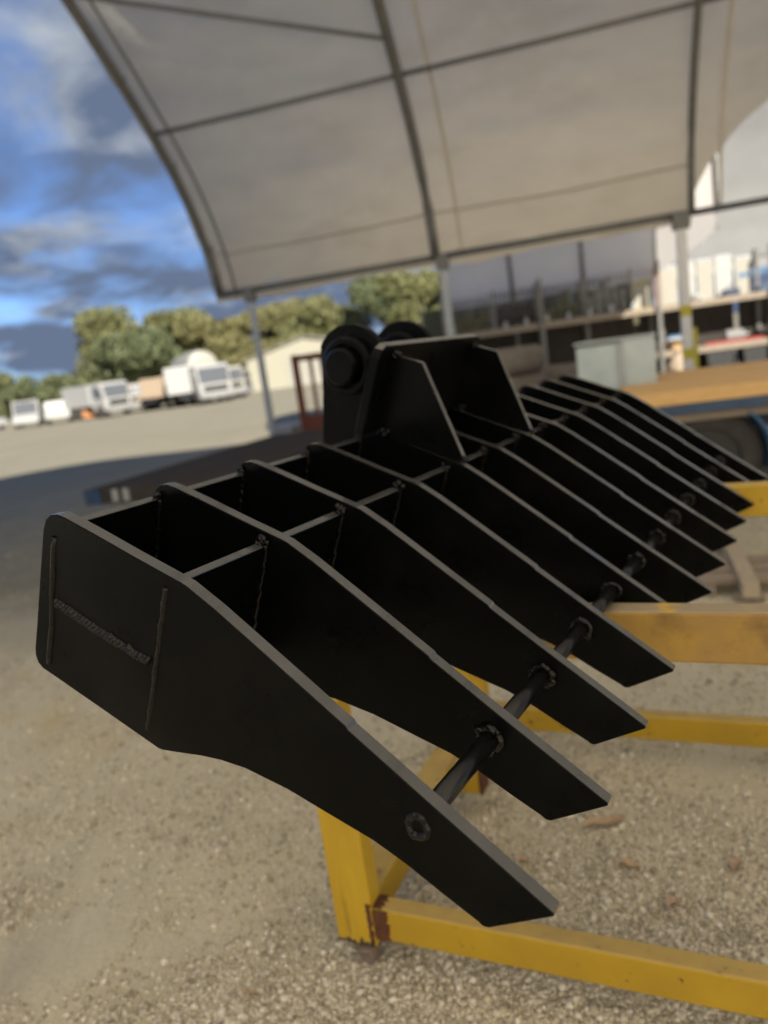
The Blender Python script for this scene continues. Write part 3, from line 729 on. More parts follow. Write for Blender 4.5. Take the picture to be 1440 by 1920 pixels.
def drum_parts(r, h, m_):
    a = MB().lathe([(0, r * .97), (.01, r), (h * .33, r), (h * .345, r * 1.03), (h * .36, r), (h * .66, r), (h * .675, r * 1.03), (h * .69, r), (h - .01, r), (h, r * .97), (h - .005, r * .9)], 'z', seg=22)
    l = MB().lathe([(h - .02, r * .9), (h - .006, r * .9)], 'z', seg=22); b = MB().lathe([(h - .006, .03), (h + .012, .03)], 'z', c=(r * .5, 0, 0), seg=10)
    return [('shell', m_, a), ('lid', m_, l), ('bung', 'dark_plastic', b)]
item('wire_cage', 'grey wire cage on the upper shelf, leftmost of the shaded cages', 'cage', .58, .40, SH1, cage_parts(.95, .62, .80, 'galv_dark', 'olive'), 'wire cages on the rack')
item('wire_cage', 'grey wire cage with red goods on the upper shelf, left of the orange channel', 'cage', 1.60, .40, SH1, cage_parts(.95, .62, .86, 'galv_dark', 'dark_brown'), 'wire cages on the rack')
item('wire_cage', 'wire cage of olive goods on the upper shelf, second left of the orange channel', 'cage', 2.60, .42, SH1, cage_parts(.95, .60, .82, 'galv_dark', 'olive'), 'wire cages on the rack')
item('wire_cage', 'dark wire cage directly left of the sunlit orange channel', 'cage', 3.62, .42, SH1, cage_parts(.95, .60, .88, 'galv_dark', 'grey_paint'), 'wire cages on the rack')
for k in range(7):
    item('plastic_bottle', ['small pale bottle at the far left end of the shaded bottle row', 'small pale bottle second in the shaded row from the left', 'small pale bottle third in the shaded row from the left', 'small pale bottle in the middle of the shaded row', 'small pale bottle third in the shaded row from the right', 'small pale bottle second in the shaded row from the right', 'pale bottle ending the shaded row beside the orange channel'][k],
         'bottle', 1.35 + k * .46, .055, SH1, bottle_parts(.045, .17 + .02 * (k % 3), 'white_paint' if k % 3 else 'galv', 'blue_paint' if k % 2 else 'dark_plastic'), 'bottles on the upper shelf')
item('mesh_panel', 'pale yellow mesh panel leaning on the rack left of the orange channel', 'panel', 4.34, .30, SH1,
     [('frame_bar', 'tape_yellow', MB().box(-.22, .22, -.015, .015, 0, .03)), ('frame_bar', 'tape_yellow', MB().box(-.22, .22, -.015, .015, .57, .60)), ('frame_bar', 'tape_yellow', MB().box(-.22, -.19, -.015, .015, .031, .569)), ('frame_bar', 'tape_yellow', MB().box(.19, .22, -.015, .015, .031, .569)),
      ('mesh', 'offwhite', MB().box(-.189, .189, -.004, .004, .031, .569))])
for k, (u_, w_, h_, m_, lb) in enumerate([(4.94, .36, .82, 'offwhite', 'tall off-white sheet standing right of the orange channel'), (5.32, .34, .86, 'white_paint', 'tall white sheet standing right behind the taped post'),
                                          (5.70, .34, .86, 'offwhite', 'off-white sheet standing second right of the taped post'), (6.08, .34, .88, 'white_paint', 'white sheet standing left of the blue sticker sheet'),
                                          (6.48, .34, .80, 'offwhite', 'off-white sheet with a blue patch near the right edge')]):
    pr = [('sheet', m_, MB().box(-w_ / 2, w_ / 2, -.02, .02, 0, h_, .004)), ('edge_strip', 'galv', MB().box(-w_ / 2, w_ / 2, -.026, -.0205, h_ - .05, h_ - .01))]
    if k == 4: pr.append(('blue_patch', 'light_blue', MB().box(-.10, .10, -.0245, -.0205, .36, .45)))
    item('upright_sheet', lb, 'sheet', u_, .36, SH1, pr, 'pale sheets stored on the upper shelf')
item('steel_channel', 'short orange steel channel standing on the upper shelf left of the white sheets', 'channel', 4.66, .12, SH1, [('web', 'orange_paint', MB().box(-.06, .06, -.005, .005, 0, .85)), ('flange', 'orange_paint', MB().box(-.065, -.0605, -.005, .05, 0, .85)), ('flange', 'orange_paint', MB().box(.0605, .065, -.005, .05, 0, .85))])
item('tool_bag', 'dark navy tool bag on the upper shelf in front of the white sheets', 'bag', 6.15, .13, SH1, [('body', 'navy', MB().box(-.17, .17, -.08, .08, 0, .15, .03)), ('handle', 'dark_plastic', MB().tube([(-.08, 0, .14), (-.06, 0, .20), (.06, 0, .20), (.08, 0, .14)], .012, 6))])
item('plastic_bucket', 'small red bucket on the upper shelf near the right edge', 'bucket', 7.18, .30, SH1, [('body', 'red_paint', MB().lathe([(0, .12), (.01, .13), (.30, .16), (.32, .165), (.32, .15)], 'z', seg=20)), ('handle', 'galv', MB().tube([(-.16, 0, .3), (-.1, 0, .42), (.1, 0, .42), (.16, 0, .3)], .006, 5))])
item('storage_crate', 'grey blue crate on the upper shelf at the right edge', 'crate', 7.62, .30, SH1, crate_parts(.42, .4, .26, 'blue_paint', 3))
item('coiled_hose', 'coiled white hose lying on the upper shelf left of the navy bag', 'hose', 5.45, .14, SH1, [('coil', 'white_paint', MB().tube([(.10 * math.cos(a * .35), .08 * math.sin(a * .35), .02 + a * .0016) for a in range(70)], .016, 6)), ('coupling', 'galv', MB().lathe([(-.03, .024), (.03, .024)], 'x', c=(.12, 0, .03), seg=12))])
# lower shelf and floor
item('cardboard_box', 'torn cardboard box leaning on lower shelf between galvanised box and taped post', 'box', 4.98, .10, SH2, [('body', 'card', MB().box(-.16, .16, -.12, .12, 0, .20, .004)), ('flap', 'card', MB().box(-.16, .16, -.24, -.122, .19, .198))], rz=.3)
item('folded_tarp', 'folded blue white tarpaulin on the lower shelf above the torn cardboard', 'tarp', 4.95, .18, SH2 + .21, [('fold', 'galv', MB().box(-.17, .17, -.12, .12, 0, .05, .02)), ('fold', 'light_blue', MB().box(-.15, .15, -.11, .11, .051, .10, .02))])
item('sack', 'pale pink sack on the ground below the torn cardboard', 'sack', 4.98, -.10, 0, [('body', 'tan_paint', MB().blob((0, 0, .26), .27, 4, .25, 3, (1, .7, .95))), ('tied_neck', 'tan_paint', MB().blob((0, 0, .54), .07, 5, .3, 2))])
item('steel_length', 'long red painted steel length lying on the lower shelf', 'steel bar', 6.7, .08, SH2, [('bar', 'red_paint', MB().box(-1.15, 1.15, -.03, .03, 0, .055, .004)), ('end_cap', 'dark_plastic', MB().box(-1.175, -1.151, -.032, .032, -.0, .057, .004))])
item('black_bin', 'black plastic bin under the lower shelf beside the taped post', 'bin', 5.85, .25, 0, [('body', 'dark_plastic', MB().prism([(-.24, 0), (.24, 0), (.30, .55), (-.30, .55)], -.25, .25, 'y', bev=.01)), ('rim', 'dark_plastic', MB().box(-.32, .32, -.27, .27, .552, .585, .008))], 'bins below the lower shelf')
item('black_bin', 'black plastic bin under the lower shelf, second right of taped post', 'bin', 6.6, .25, 0, [('body', 'dark_plastic', MB().prism([(-.24, 0), (.24, 0), (.30, .5), (-.30, .5)], -.25, .25, 'y', bev=.01)), ('rim', 'dark_plastic', MB().box(-.32, .32, -.27, .27, .502, .535, .008))], 'bins below the lower shelf')
item('steel_drum', 'grey blue steel drum under the lower shelf at the right edge', 'drum', 7.35, .22, 0, drum_parts(.20, .58, 'sheet_galv'))
item('grey_case', 'dark grey equipment case on lower shelf at the right edge', 'case', 7.25, .30, SH2, [('body', 'grey_paint', MB().box(-.26, .26, -.2, .2, 0, .36, .02)), ('latch', 'galv', MB().box(-.03, .03, -.215, -.2005, .2, .27)), ('handle', 'dark_plastic', MB().tube([(-.08, 0, .36), (-.06, 0, .41), (.06, 0, .41), (.08, 0, .36)], .012, 6))])
item('motor', 'small grey motor sitting on lower shelf behind the red steel', 'motor', 6.25, .34, SH2, [('housing', 'grey_paint', MB().lathe([(-.2, .10), (-.19, .13), (.16, .13), (.2, .07)], 'x', c=(0, 0, .14), seg=18)), ('base', 'dark_plastic', MB().box(-.15, .15, -.11, .11, 0, .03)), ('shaft', 'galv', MB().lathe([(.2, .02), (.28, .02)], 'x', c=(0, 0, .14), seg=10))])
# pallet of goods and hedge-green load at the left end of the rack
item('green_tarp_load', 'olive tarpaulin covered load between second post and the tyre stacks', 'load', -.05, -.55, 0, [('cover', 'olive', MB().blob((0, 0, .62), .62, 9, .25, 3, (.75, .6, 1.05))), ('rope', 'offwhite', MB().tube([(-.47, -.05, .3), (-.2, -.40, .55), (.2, -.42, .6), (.48, -.05, .4)], .012, 5))])
item('white_carton', 'white carton on the upper shelf just right of the second post', 'carton', .12, .10, SH1, [('body', 'white_paint', MB().box(-.10, .10, -.09, .09, 0, .2, .004)), ('tape', 'card', MB().box(-.02, .02, -.0915, .0915, .0, .2015))])

# cloth screen added behind the rack to darken its bright gaps
fa, fb = Vector((1.7, 19.9, 0)), Vector((7.1, 18.6, 0)); fe = (fb - fa).normalized()
fence = thing('dark_screen', 'dark olive cloth screen added behind the storage rack to close bright gaps', 'fence', tuple(fa), math.atan2(fe.y, fe.x))
FL = (fb - fa).length
for k in range(4): MB().lathe([(0, .03), (2.5, .03)], 'z', c=(k * FL / 3, 0, 0), seg=10).build('post', 'galv_dark', fence)
for k in range(3):
    q = MB(); q.grid([[(k * FL / 3 + .035 + (FL / 3 - .07) * j / 14, -.02 + .05 * noise.noise((j * .5 + k * 7, z_, 2)), z_) for j in range(15)] for z_ in (.05, .6, 1.2, 1.8, 2.35)])
    q.build('cloth_panel', 'olive', fence)
# tyres
def tyre_mesh(ro, ri, w):
    h = w / 2
    return MB().lathe([(-h * .72, ri), (-h * .92, ri + .02), (-h, (ro + ri) / 2), (-h * .90, ro - .055), (-h * .66, ro - .018), (-h * .3, ro), (h * .3, ro), (h * .66, ro - .018), (h * .90, ro - .055), (h, (ro + ri) / 2), (h * .92, ri + .02), (h * .72, ri), (h * .5, ri + .015), (-h * .5, ri + .015), (-h * .72, ri)], 'z', seg=40)
ty = tyre_mesh(.37, .21, .24).mesh('tyre', 'rubber_dusty')
tp1, tp2 = at_y(958, 700, 6.9), at_y(1036, 690, 7.6)
names = [['bottom tyre of the taller stack behind the rake head', 'second tyre from the ground in the taller stack behind the rake head', 'third tyre from the ground in the taller stack behind the rake head', 'upper tyre of the taller stack behind the rake head', 'topmost tyre of the taller stack behind the rake head'],
         ['bottom tyre of the stack next to the galvanised box', 'second tyre of the stack next to the galvanised box', 'third tyre of the stack next to the galvanised box', 'topmost tyre of the stack next to the galvanised box']]
for st, (p, n_) in enumerate(((tp1, 5), (tp2, 4))):
    for k in range(n_):
        o = link('tyre', ty, None, None, (p.x + .07 * random.uniform(-1, 1), p.y + .05 * random.uniform(-1, 1), .122 + k * .243), (0, 0, k))
        tag(o, names[st][k], 'tyre', 'stacked old tyres')

# galvanised sheet box
gb0 = at_y(1083, 700, 5.75); gb1 = at_y(1232, 700, 5.55)
gbx = thing('galvanised_box', 'pale blue grey galvanised sheet metal box behind the far tines', 'box', (gb0.x, gb0.y, 0), math.atan2(gb1.y - gb0.y, gb1.x - gb0.x))
gw = (Vector((gb1.x, gb1.y, 0)) - Vector((gb0.x, gb0.y, 0))).length
zt = at_y(1150, 643, 5.65).z
MB().box(0, gw * .56, 0, .50, .1, zt, .006).build('front_sheet', 'sheet_galv', gbx)
MB().box(gw * .56 + .004, gw, -.03, .5, .1, zt + .012, .006).build('front_sheet', 'sheet_galv', gbx)
MB().box(gw * .56 - .012, gw * .56 + .03, -.045, -.031, .1, zt, .004).build('folded_seam', 'galv', gbx)
MB().box(-.01, gw + .01, -.04, .51, .02, .098, .006).build('skid', 'timber_grey', gbx)
MB().box(-.012, gw + .012, -.042, .512, zt + .014, zt + .03, .004).build('lid', 'sheet_galv', gbx)

# flatbed truck tray at the right
dk0 = at_z(1196, 742, .86); dkd = Vector((.985, -.10, 0)).normalized()
P0 = at_y(1188, 752, 4.75); P1 = at_y(1440, 702, 4.55)
ang = math.atan2(P1.y - P0.y, P1.x - P0.x)
flat = thing('flatbed_truck', 'blue framed flatbed truck with orange timber deck at the right', 'truck', (P0.x, P0.y, 0), ang)
ztop = (P0.z + P1.z) / 2 + .0
for k in range(9):
    MB().box(-.02, 4.2, .0 + k * .222, .214 + k * .222, ztop - .045, ztop + .004 * (k % 2), .004).build('deck_plank', 'timber_deck', flat)
MB().box(-.03, 4.2, -.035, -.002, ztop - .085, ztop - .004, .004).build('edge_board', 'timber_deck', flat)
MB().box(-.02, 4.2, -.03, .05, ztop - .150, ztop - .087, .005).build('side_rail', 'blue_paint', flat)
MB().box(.0, 4.1, .02, .09, ztop - .205, ztop - .152, .005).build('inner_rail', 'timber_grey', flat)
for k in range(6): MB().box(.15 + k * .72, .23 + k * .72, .10, 1.9, ztop - .15, ztop - .047, .004).build('cross_member', 'blue_paint', flat)
for y_ in (.45, 1.35): MB().box(-.0, 4.2, y_, y_ + .09, ztop - .34, ztop - .153, .004).build('chassis_rail', 'navy', flat)
def wheel(parent, x, y, z, ro, ri, w, rimm='dark_plastic', side=-1):
    M_ = Matrix.Translation((x, y, z)) @ Matrix.Rotation(math.pi / 2, 4, 'X')
    m1 = tyre_mesh(ro, ri, w); m1.bm.transform(M_); wo_ = m1.build('wheel', 'rubber', parent)
    rm = MB(); rm.lathe([(-w * .38, ri + .012), (-w * .40, ri), (-w * .2, ri * .9), (-w * .12, ri * .55), (-w * .22, ri * .45), (-w * .24, .02)], 'y', (x, y, z), 28) if side < 0 else rm.lathe([(w * .38, ri + .012), (w * .40, ri), (w * .2, ri * .9), (w * .12, ri * .55), (w * .22, ri * .45), (w * .24, .02)], 'y', (x, y, z), 28)
    rm.build('rim', rimm, wo_)
    hb = MB(); hb.lathe([(side * w * .23, .055), (side * w * .42, .05), (side * w * .46, .02)], 'y', (x, y, z), 14)
    for q in range(6): a = q * math.pi / 3; hb.lathe([(side * w * .2, .012), (side * w * .30, .012)], 'y', (x + .09 * math.cos(a), y, z + .09 * math.sin(a)), 6)
    hb.build('hub', 'galv', wo_); return wo_
wx = .43
for y_ in (.16, 1.72): wheel(flat, wx, y_, .345, .345, .19, .22, side=-1 if y_ < 1 else 1)
axl = MB().lathe([(.2, .05), (1.7, .05)], 'y', (wx, 0, .345), 14).build('axle', 'navy', flat)
mg = MB(); mg.grid([[Vector((wx + .385 * math.cos(a), yy, .35 + .385 * math.sin(a))) for yy in (.0, .34)] for a in [R(-15 + k * 5) for k in range(14)]])
mgo = mg.build('mudguard', 'light_blue', flat); md = mgo.modifiers.new('thick', 'SOLIDIFY'); md.thickness = .012
MB().box(1.35, 2.0, .02, .35, ztop - .50, ztop - .21, .02).build('tool_locker', 'white_paint', flat)

# timber offcuts on the ground beyond the far tine tips
pa, pb = at_z(1410, 1134, 0), at_z(1362, 1030, 0); pd = pb - pa
o1 = thing('timber_prop', 'grey weathered timber lying on the ground beyond the far tine tips', 'timber', tuple(pa), math.atan2(pd.y, pd.x))
MB().box(0, pd.length, -.035, .035, .03, .10, .004).build('beam', 'timber_pale', o1); MB().box(.05, .10, -.06, .06, .0, .029, .002).build('foot', 'timber_grey', o1); MB().box(pd.length - .1, pd.length - .05, -.06, .06, .0, .029, .002).build('foot', 'timber_grey', o1)
o2 = thing('timber_skid', 'low brown timber skid lying on the gravel beyond the far tines', 'timber', tuple(at_z(1300, 1118, 0)), -.30)
for k in range(3): MB().box(0, .62, k * .13, k * .13 + .10, .05, .075, .003).build('plank', 'timber_grey', o2)
for x_ in (.04, .52): MB().box(x_, x_ + .06, .0, .36, .0, .049, .003).build('bearer', 'timber_grey', o2)

# ------------------------------------------------------------------ things in the yard at the left
ta = at_z(169, 918, .60); tb = at_z(508, 818, .60)
tdir = Vector((tb.x - ta.x, tb.y - ta.y, 0)); tlen = tdir.length
tr = thing('low_trailer', 'long low dark brown flat trailer behind the near end of the rake', 'trailer', (ta.x, ta.y, 0), math.atan2(tdir.y, tdir.x))
for k in range(6): MB().box(.001, tlen + .2, -.195 - k * .2, -.005 - k * .2, .56, .598, .004).build('deck_board', 'dark_brown', tr)
MB().box(0, tlen + .2, .0, .03, .49, .60, .004).build('side_beam', 'dark_brown', tr); MB().box(0, tlen + .2, -1.235, -1.205, .49, .60, .004).build('side_beam', 'dark_brown', tr)
MB().box(-.04, -.001, -1.24, .035, .485, .60, .004).build('rear_bar', 'dark_brown', tr)
for y_ in (-.25, -1.0): MB().box(.4, tlen + .2, y_ - .08, y_, .30, .558, .004).build('chassis_rail', 'dark_plastic', tr)
MB().box(-.062, -.0405, -.13, .01, .492, .596, .004).build('blue_marker', 'blue_paint', tr)
for y_ in (-.24, -.34): MB().box(-.056, -.0405, y_ - .05, y_, .50, .592, .003).build('reflector', 'white_paint', tr)
for x_ in (1.5, 2.3): wheel(tr, x_, -1.10, .26, .26, .14, .18, side=-1); wheel(tr, x_, -.12, .26, .26, .14, .18, side=1)

wbp = at_z(522, 868, 0); wbq = at_z(577, 868, 0)
bn = thing('white_tub', 'white plastic tub beside the foot of the first tent post', 'tub', (wbp.x + .22, wbp.y + .05, 0), -.6)
MB().prism([(-.18, .02), (.18, .02), (.22, .50), (-.22, .50)], -.2, .2, 'y', bev=.015).build('body', 'white_paint', bn); MB().box(-.24, .24, -.22, .22, .502, .54, .01).build('rim', 'white_paint', bn)
jc = thing('jerry_can', 'small blue can beside the white tub and rust red cage', 'can', tuple(at_z(583, 858, 0)), .3)
MB().box(-.09, .09, -.07, .07, 0, .42, .02).build('body', 'light_blue', jc); MB().lathe([(.42, .03), (.46, .03)], 'z', seg=10).build('cap', 'dark_plastic', jc)
cg0 = at_y(566, 760, 10.6)
cg = thing('steel_cage', 'rust red open steel stillage frame behind the rake ear', 'stillage', (cg0.x, cg0.y, 0), -.45)
CH = at_y(566, 664, 10.6).z; CW = .95
for x_ in (0, CW):
    for y_ in (0, .8): MB().box(x_ - .04, x_ + .04, y_ - .04, y_ + .04, 0, CH, .005).build('corner_post', 'rust_red', cg)
for y_ in (0, .8): MB().box(.041, CW - .041, y_ - .035, y_ + .035, CH - .09, CH - .01, .005).build('top_rail', 'rust_red', cg)
for x_ in (0, CW): MB().box(x_ - .035, x_ + .035, .041, .759, CH - .09, CH - .01, .005).build('top_rail', 'rust_red', cg)
MB().box(.041, CW - .041, -.012, .012, .1, .66, .003).build('side_sheet', 'rust_red', cg); MB().box(.041, CW - .041, .788, .812, .1, .66, .003).build('side_sheet', 'rust_red', cg)
MB().box(.0, CW, .041, .759, .08, .098, .003).build('floor_plate', 'rust_red', cg)
MB().box(.22, .26, -.02, .02, .665, CH - .092, .003).build('inner_bar', 'rust_red', cg)
wsk = thing('white_sack', 'white bulk sack inside the rust red stillage', 'sack', (cg0.x + .42, cg0.y + .18, .1), 0)
MB().blob((0, 0, .34), .34, 3, .2, 3, (.85, .8, 1.0)).build('body', 'white_paint', wsk); MB().blob((0, 0, .66), .10, 8, .3, 2).build('tied_neck', 'white_paint', wsk)

# ------------------------------------------------------------------ vehicles in the yard
def truck(loc, rz, L, Wd, H, cabm, bodym, kind, label, ground_clear=.45):
    """front of the vehicle towards -y"""
    if math.cos(rz) < 0: loc = loc + Vector((-math.sin(rz), math.cos(rz), 0)) * -L * .9
    o = thing('parked_truck', label, 'truck', (loc.x, loc.y, 0), rz, 'vehicles parked across the yard')
    cl = 1.9 if kind != 'ute' else 2.3; ch = min(H, 2.75) if kind != 'ute' else H; hw = Wd / 2
    if kind == 'ute':
        MB().prism([(0, .35), (0, .95), (1.15, 1.05), (1.65, H), (2.9, H), (3.05, 1.08), (L, 1.05), (L, .4)], -hw, hw, 'x', bev=.05).build('body', cabm, o)
        MB().prism([(1.22, 1.08), (1.62, H - .09), (1.66, H - .09), (1.26, 1.08)], -hw + .12, hw - .12, 'x', M=Matrix.Translation((0, -.07, 0))).build('windscreen', 'glass_dark', o)
        for s_ in (-1, 1): MB().prism([(1.45, 1.12), (1.75, H - .12), (2.75, H - .12), (2.85, 1.12)], s_ * (hw + .004) - .006, s_ * (hw + .004) + .006, 'x').build('side_window', 'glass_dark', o)
        axles = (.75, L - .95); wr_ = .37
    else:
        MB().prism([(0, .5), (-.02, 1.35), (.22, ch - .12), (.36, ch), (cl, ch), (cl, .5)], -hw + .05, hw - .05, 'x', bev=.06).build('cab', cabm, o)
        MB().prism([(.005, 1.42), (.185, ch - .22), (.195, ch - .22), (.025, 1.42)], -hw + .17, hw - .17, 'x', M=Matrix.Translation((0, -.035, 0))).build('windscreen', 'glass_dark', o)
        for s_ in (-1, 1):
            MB().prism([(.45, 1.45), (.55, ch - .3), (1.5, ch - .3), (1.5, 1.45)], s_ * (hw - .046) - .006, s_ * (hw - .046) + .006, 'x').build('side_window', 'glass_dark', o)
            MB().box(s_ * (hw + .13) - .05, s_ * (hw + .13) + .05, .10, .15, 1.5, 1.95, .01).build('mirror', 'dark_plastic', o)
        MB().box(-hw + .35, hw - .35, -.045, -.021, .85, 1.25, .01).build('grille', 'dark_plastic', o)
        MB().box(-.42, .42, cl + .01, L, .55, .80).build('chassis', 'dark_plastic', o)
        if kind == 'box': MB().box(-hw, hw, cl + .12, L, .95, H, .05).build('load_box', bodym, o)
        elif kind == 'tipper':
            MB().prism([(cl + .15, 1.05), (cl + .02, H), (L, H), (L - .25, 1.05)], -hw, hw, 'x', bev=.04).build('tipper_body', bodym, o)
            for k in range(5): MB().box(-hw - .05, -hw - .002, cl + .5 + k * .9, cl + .6 + k * .9, 1.06, H - .05).build('body_rib', bodym, o)
        elif kind == 'tank':
            tk = MB(); tk.lathe([(cl + .15, Wd * .30), (cl + .3, Wd * .45), (cl + 1.6, Wd * .50), (L - .8, Wd * .46), (L - .1, Wd * .26)], 'y', (0, 0, H - Wd * .5), 26); tk.build('mixer_drum', bodym, o)
            MB().box(-hw + .2, hw - .2, cl + .12, L - .1, .81, 1.05).build('subframe', 'dark_plastic', o)
        elif kind == 'flat':
            MB().box(-hw, hw, cl + .12, L, .95, 1.12, .02).build('tray', bodym, o); MB().box(-hw, hw, cl + .1, cl + .18, 1.121, 2.2, .02).build('headboard', bodym, o)
            MB().box(-hw + .2, hw - .2, cl + .6, L - .5, 1.122, H, .04).build('load', 'tan_paint', o)
        axles = (.85, L - 2.1, L - .95) if L > 6 else (.85, L - 1.1); wr_ = .48
    MB().box(-hw, hw, -.12, -.025, .38, .72, .03).build('bumper', 'white_paint' if kind == 'ute' else 'grey_paint', o)
    for s_ in (-1, 1): MB().box(s_ * (hw - .3) - .14, s_ * (hw - .3) + .14, -.06, -.022, .76, .90, .01).build('headlight', 'galv', o)
    for a_ in axles:
        for s_ in (-1, 1): 
            M_ = Matrix.Translation((s_ * (hw - .12), a_, wr_)) @ Matrix.Rotation(math.pi / 2, 4, 'Y')
            m1 = tyre_mesh(wr_, wr_ * .55, .26); m1.bm.transform(M_); w_ = m1.build('wheel', 'rubber', o)
            rm = MB(); rm.lathe([(s_ * .02, wr_ * .56), (s_ * .07, wr_ * .5), (s_ * .04, wr_ * .2), (s_ * .10, .06)], 'x', (s_ * (hw - .10), a_, wr_), 16); rm.build('rim', 'galv', w_)
    return o
truck(at_z(0, 806, 0), R(62), 4.9, 1.85, 1.75, 'white_paint', 'white_paint', 'ute', 'white utility pickup cut by the left edge of the photo')
truck(at_z(52, 802, 0), R(18), 5.2, 1.95, 2.1, 'white_paint', 'white_paint', 'ute', 'white pickup at the far left, in front of the low green trees')
truck(at_z(112, 794, 0), R(200), 4.8, 1.85, 1.75, 'white_paint', 'white_paint', 'ute', 'white vehicle second from the left in the parked row')
truck(at_z(228, 779, 0), R(48), 6.2, 2.3, 2.55, 'white_paint', 'white_paint', 'box', 'white box truck standing right of the orange and yellow machine')
truck(at_z(294, 769, 0), R(165), 7.0, 2.3, 2.4, 'offwhite', 'tan_paint', 'flat', 'off-white flat tray truck with tan load left of the white cab truck')
truck(at_z(352, 762, 0), R(186), 6.5, 2.35, 2.9, 'white_paint', 'white_paint', 'box', 'tall white truck left of the concrete mixer truck')
truck(at_z(410, 755, 0), R(28), 8.0, 2.5, 3.95, 'white_paint', 'offwhite', 'tank', 'tallest white mixer truck in the middle of the parked row')
truck(at_z(468, 742, 0), R(80), 6.4, 2.3, 2.3, 'offwhite', 'cream_sheet', 'tipper', 'cream tipper truck just left of the first tent post')
truck(at_z(262, 772, 0), R(20), 5.6, 2.1, 2.25, 'offwhite', 'offwhite', 'box', 'small off-white truck between white box truck and tan loaded truck')
truck(at_z(322, 764, 0), R(14), 5.4, 2.1, 2.2, 'offwhite', 'offwhite', 'box', 'small off-white truck between tan loaded truck and tall white truck')
truck(at_z(442, 748, 0), R(30), 5.6, 2.1, 2.5, 'offwhite', 'cream_sheet', 'tipper', 'cream truck just right of the tallest mixer truck')
# small machine: yellow over orange
mp_ = at_z(182, 784, 0)
mc = thing('small_loader', 'small loader with yellow top and orange base in the parked row', 'loader', (mp_.x, mp_.y, 0), R(15))
MB().prism([(-.1, .45), (-.1, .85), (.5, 1.0), (2.4, 1.0), (2.6, .5)], -.75, .75, 'x', bev=.05).build('body', 'orange_paint', mc)
MB().prism([(.5, 1.01), (.65, 1.65), (2.0, 1.65), (2.35, 1.01)], -.68, .68, 'x', bev=.06).build('hood', 'yellow_machine', mc)
MB().prism([(-.9, .1), (-.95, .75), (-.25, .55), (-.25, .15)], -.9, .9, 'x', bev=.02).build('bucket', 'orange_paint', mc)
for s_ in (-1, 1):
    MB().tube([(s_ * .6, -.4, .5), (s_ * .6, .3, 1.0), (s_ * .6, 1.3, 1.15)], .07, 8).build('lift_arm', 'yellow_machine', mc)
    for y_ in (.4, 1.9):
        M_ = Matrix.Translation((s_ * .78, y_, .42)) @ Matrix.Rotation(math.pi / 2, 4, 'Y'); m1 = tyre_mesh(.42, .2, .28); m1.bm.transform(M_); m1.build('wheel', 'rubber', mc)

# cream shed
s0 = at_z(488, 734, 0); s1_ = Vector((9.0, 0, 0))
shed = thing('cream_shed', 'cream sheet metal shed with low gable roof behind the parked trucks', 'shed', (s0.x - 1.5, s0.y + 4, 0), R(-8))
SW, SDp, SE_, SR_ = 13.0, 12.0, 3.3, 4.9
MB().prism([(0, 0), (SW, 0), (SW, SE_), (SW / 2, SR_), (0, SE_)], 0, .12, 'y').build('front_wall', 'cream_sheet', shed)
MB().box(0, .12, .121, SDp, 0, SE_).build('side_wall', 'cream_sheet', shed); MB().box(SW - .12, SW, .121, SDp, 0, SE_).build('side_wall', 'cream_sheet', shed)
MB().prism([(0, 0), (SW, 0), (SW, SE_), (SW / 2, SR_), (0, SE_)], SDp + .001, SDp + .12, 'y').build('rear_wall', 'cream_sheet', shed)
for s_, x0_ in ((1, -.3), (-1, SW + .3)):
    MB().prism([(x0_, SE_ - .05), (SW / 2, SR_ + .03), (SW / 2, SR_ + .12), (x0_, SE_ + .05)], -.4, SDp + .5, 'y').build('roof_sheet', 'offwhite', shed)
MB().box(4.2, 8.6, -.03, -.001, 0, 2.9).build('roller_door', 'offwhite', shed)
for k in range(12): MB().box(.5 + k * 1.05, .55 + k * 1.05, -.018, -.0005, .02, SE_ - .1).build('wall_rib', 'cream_sheet', shed)

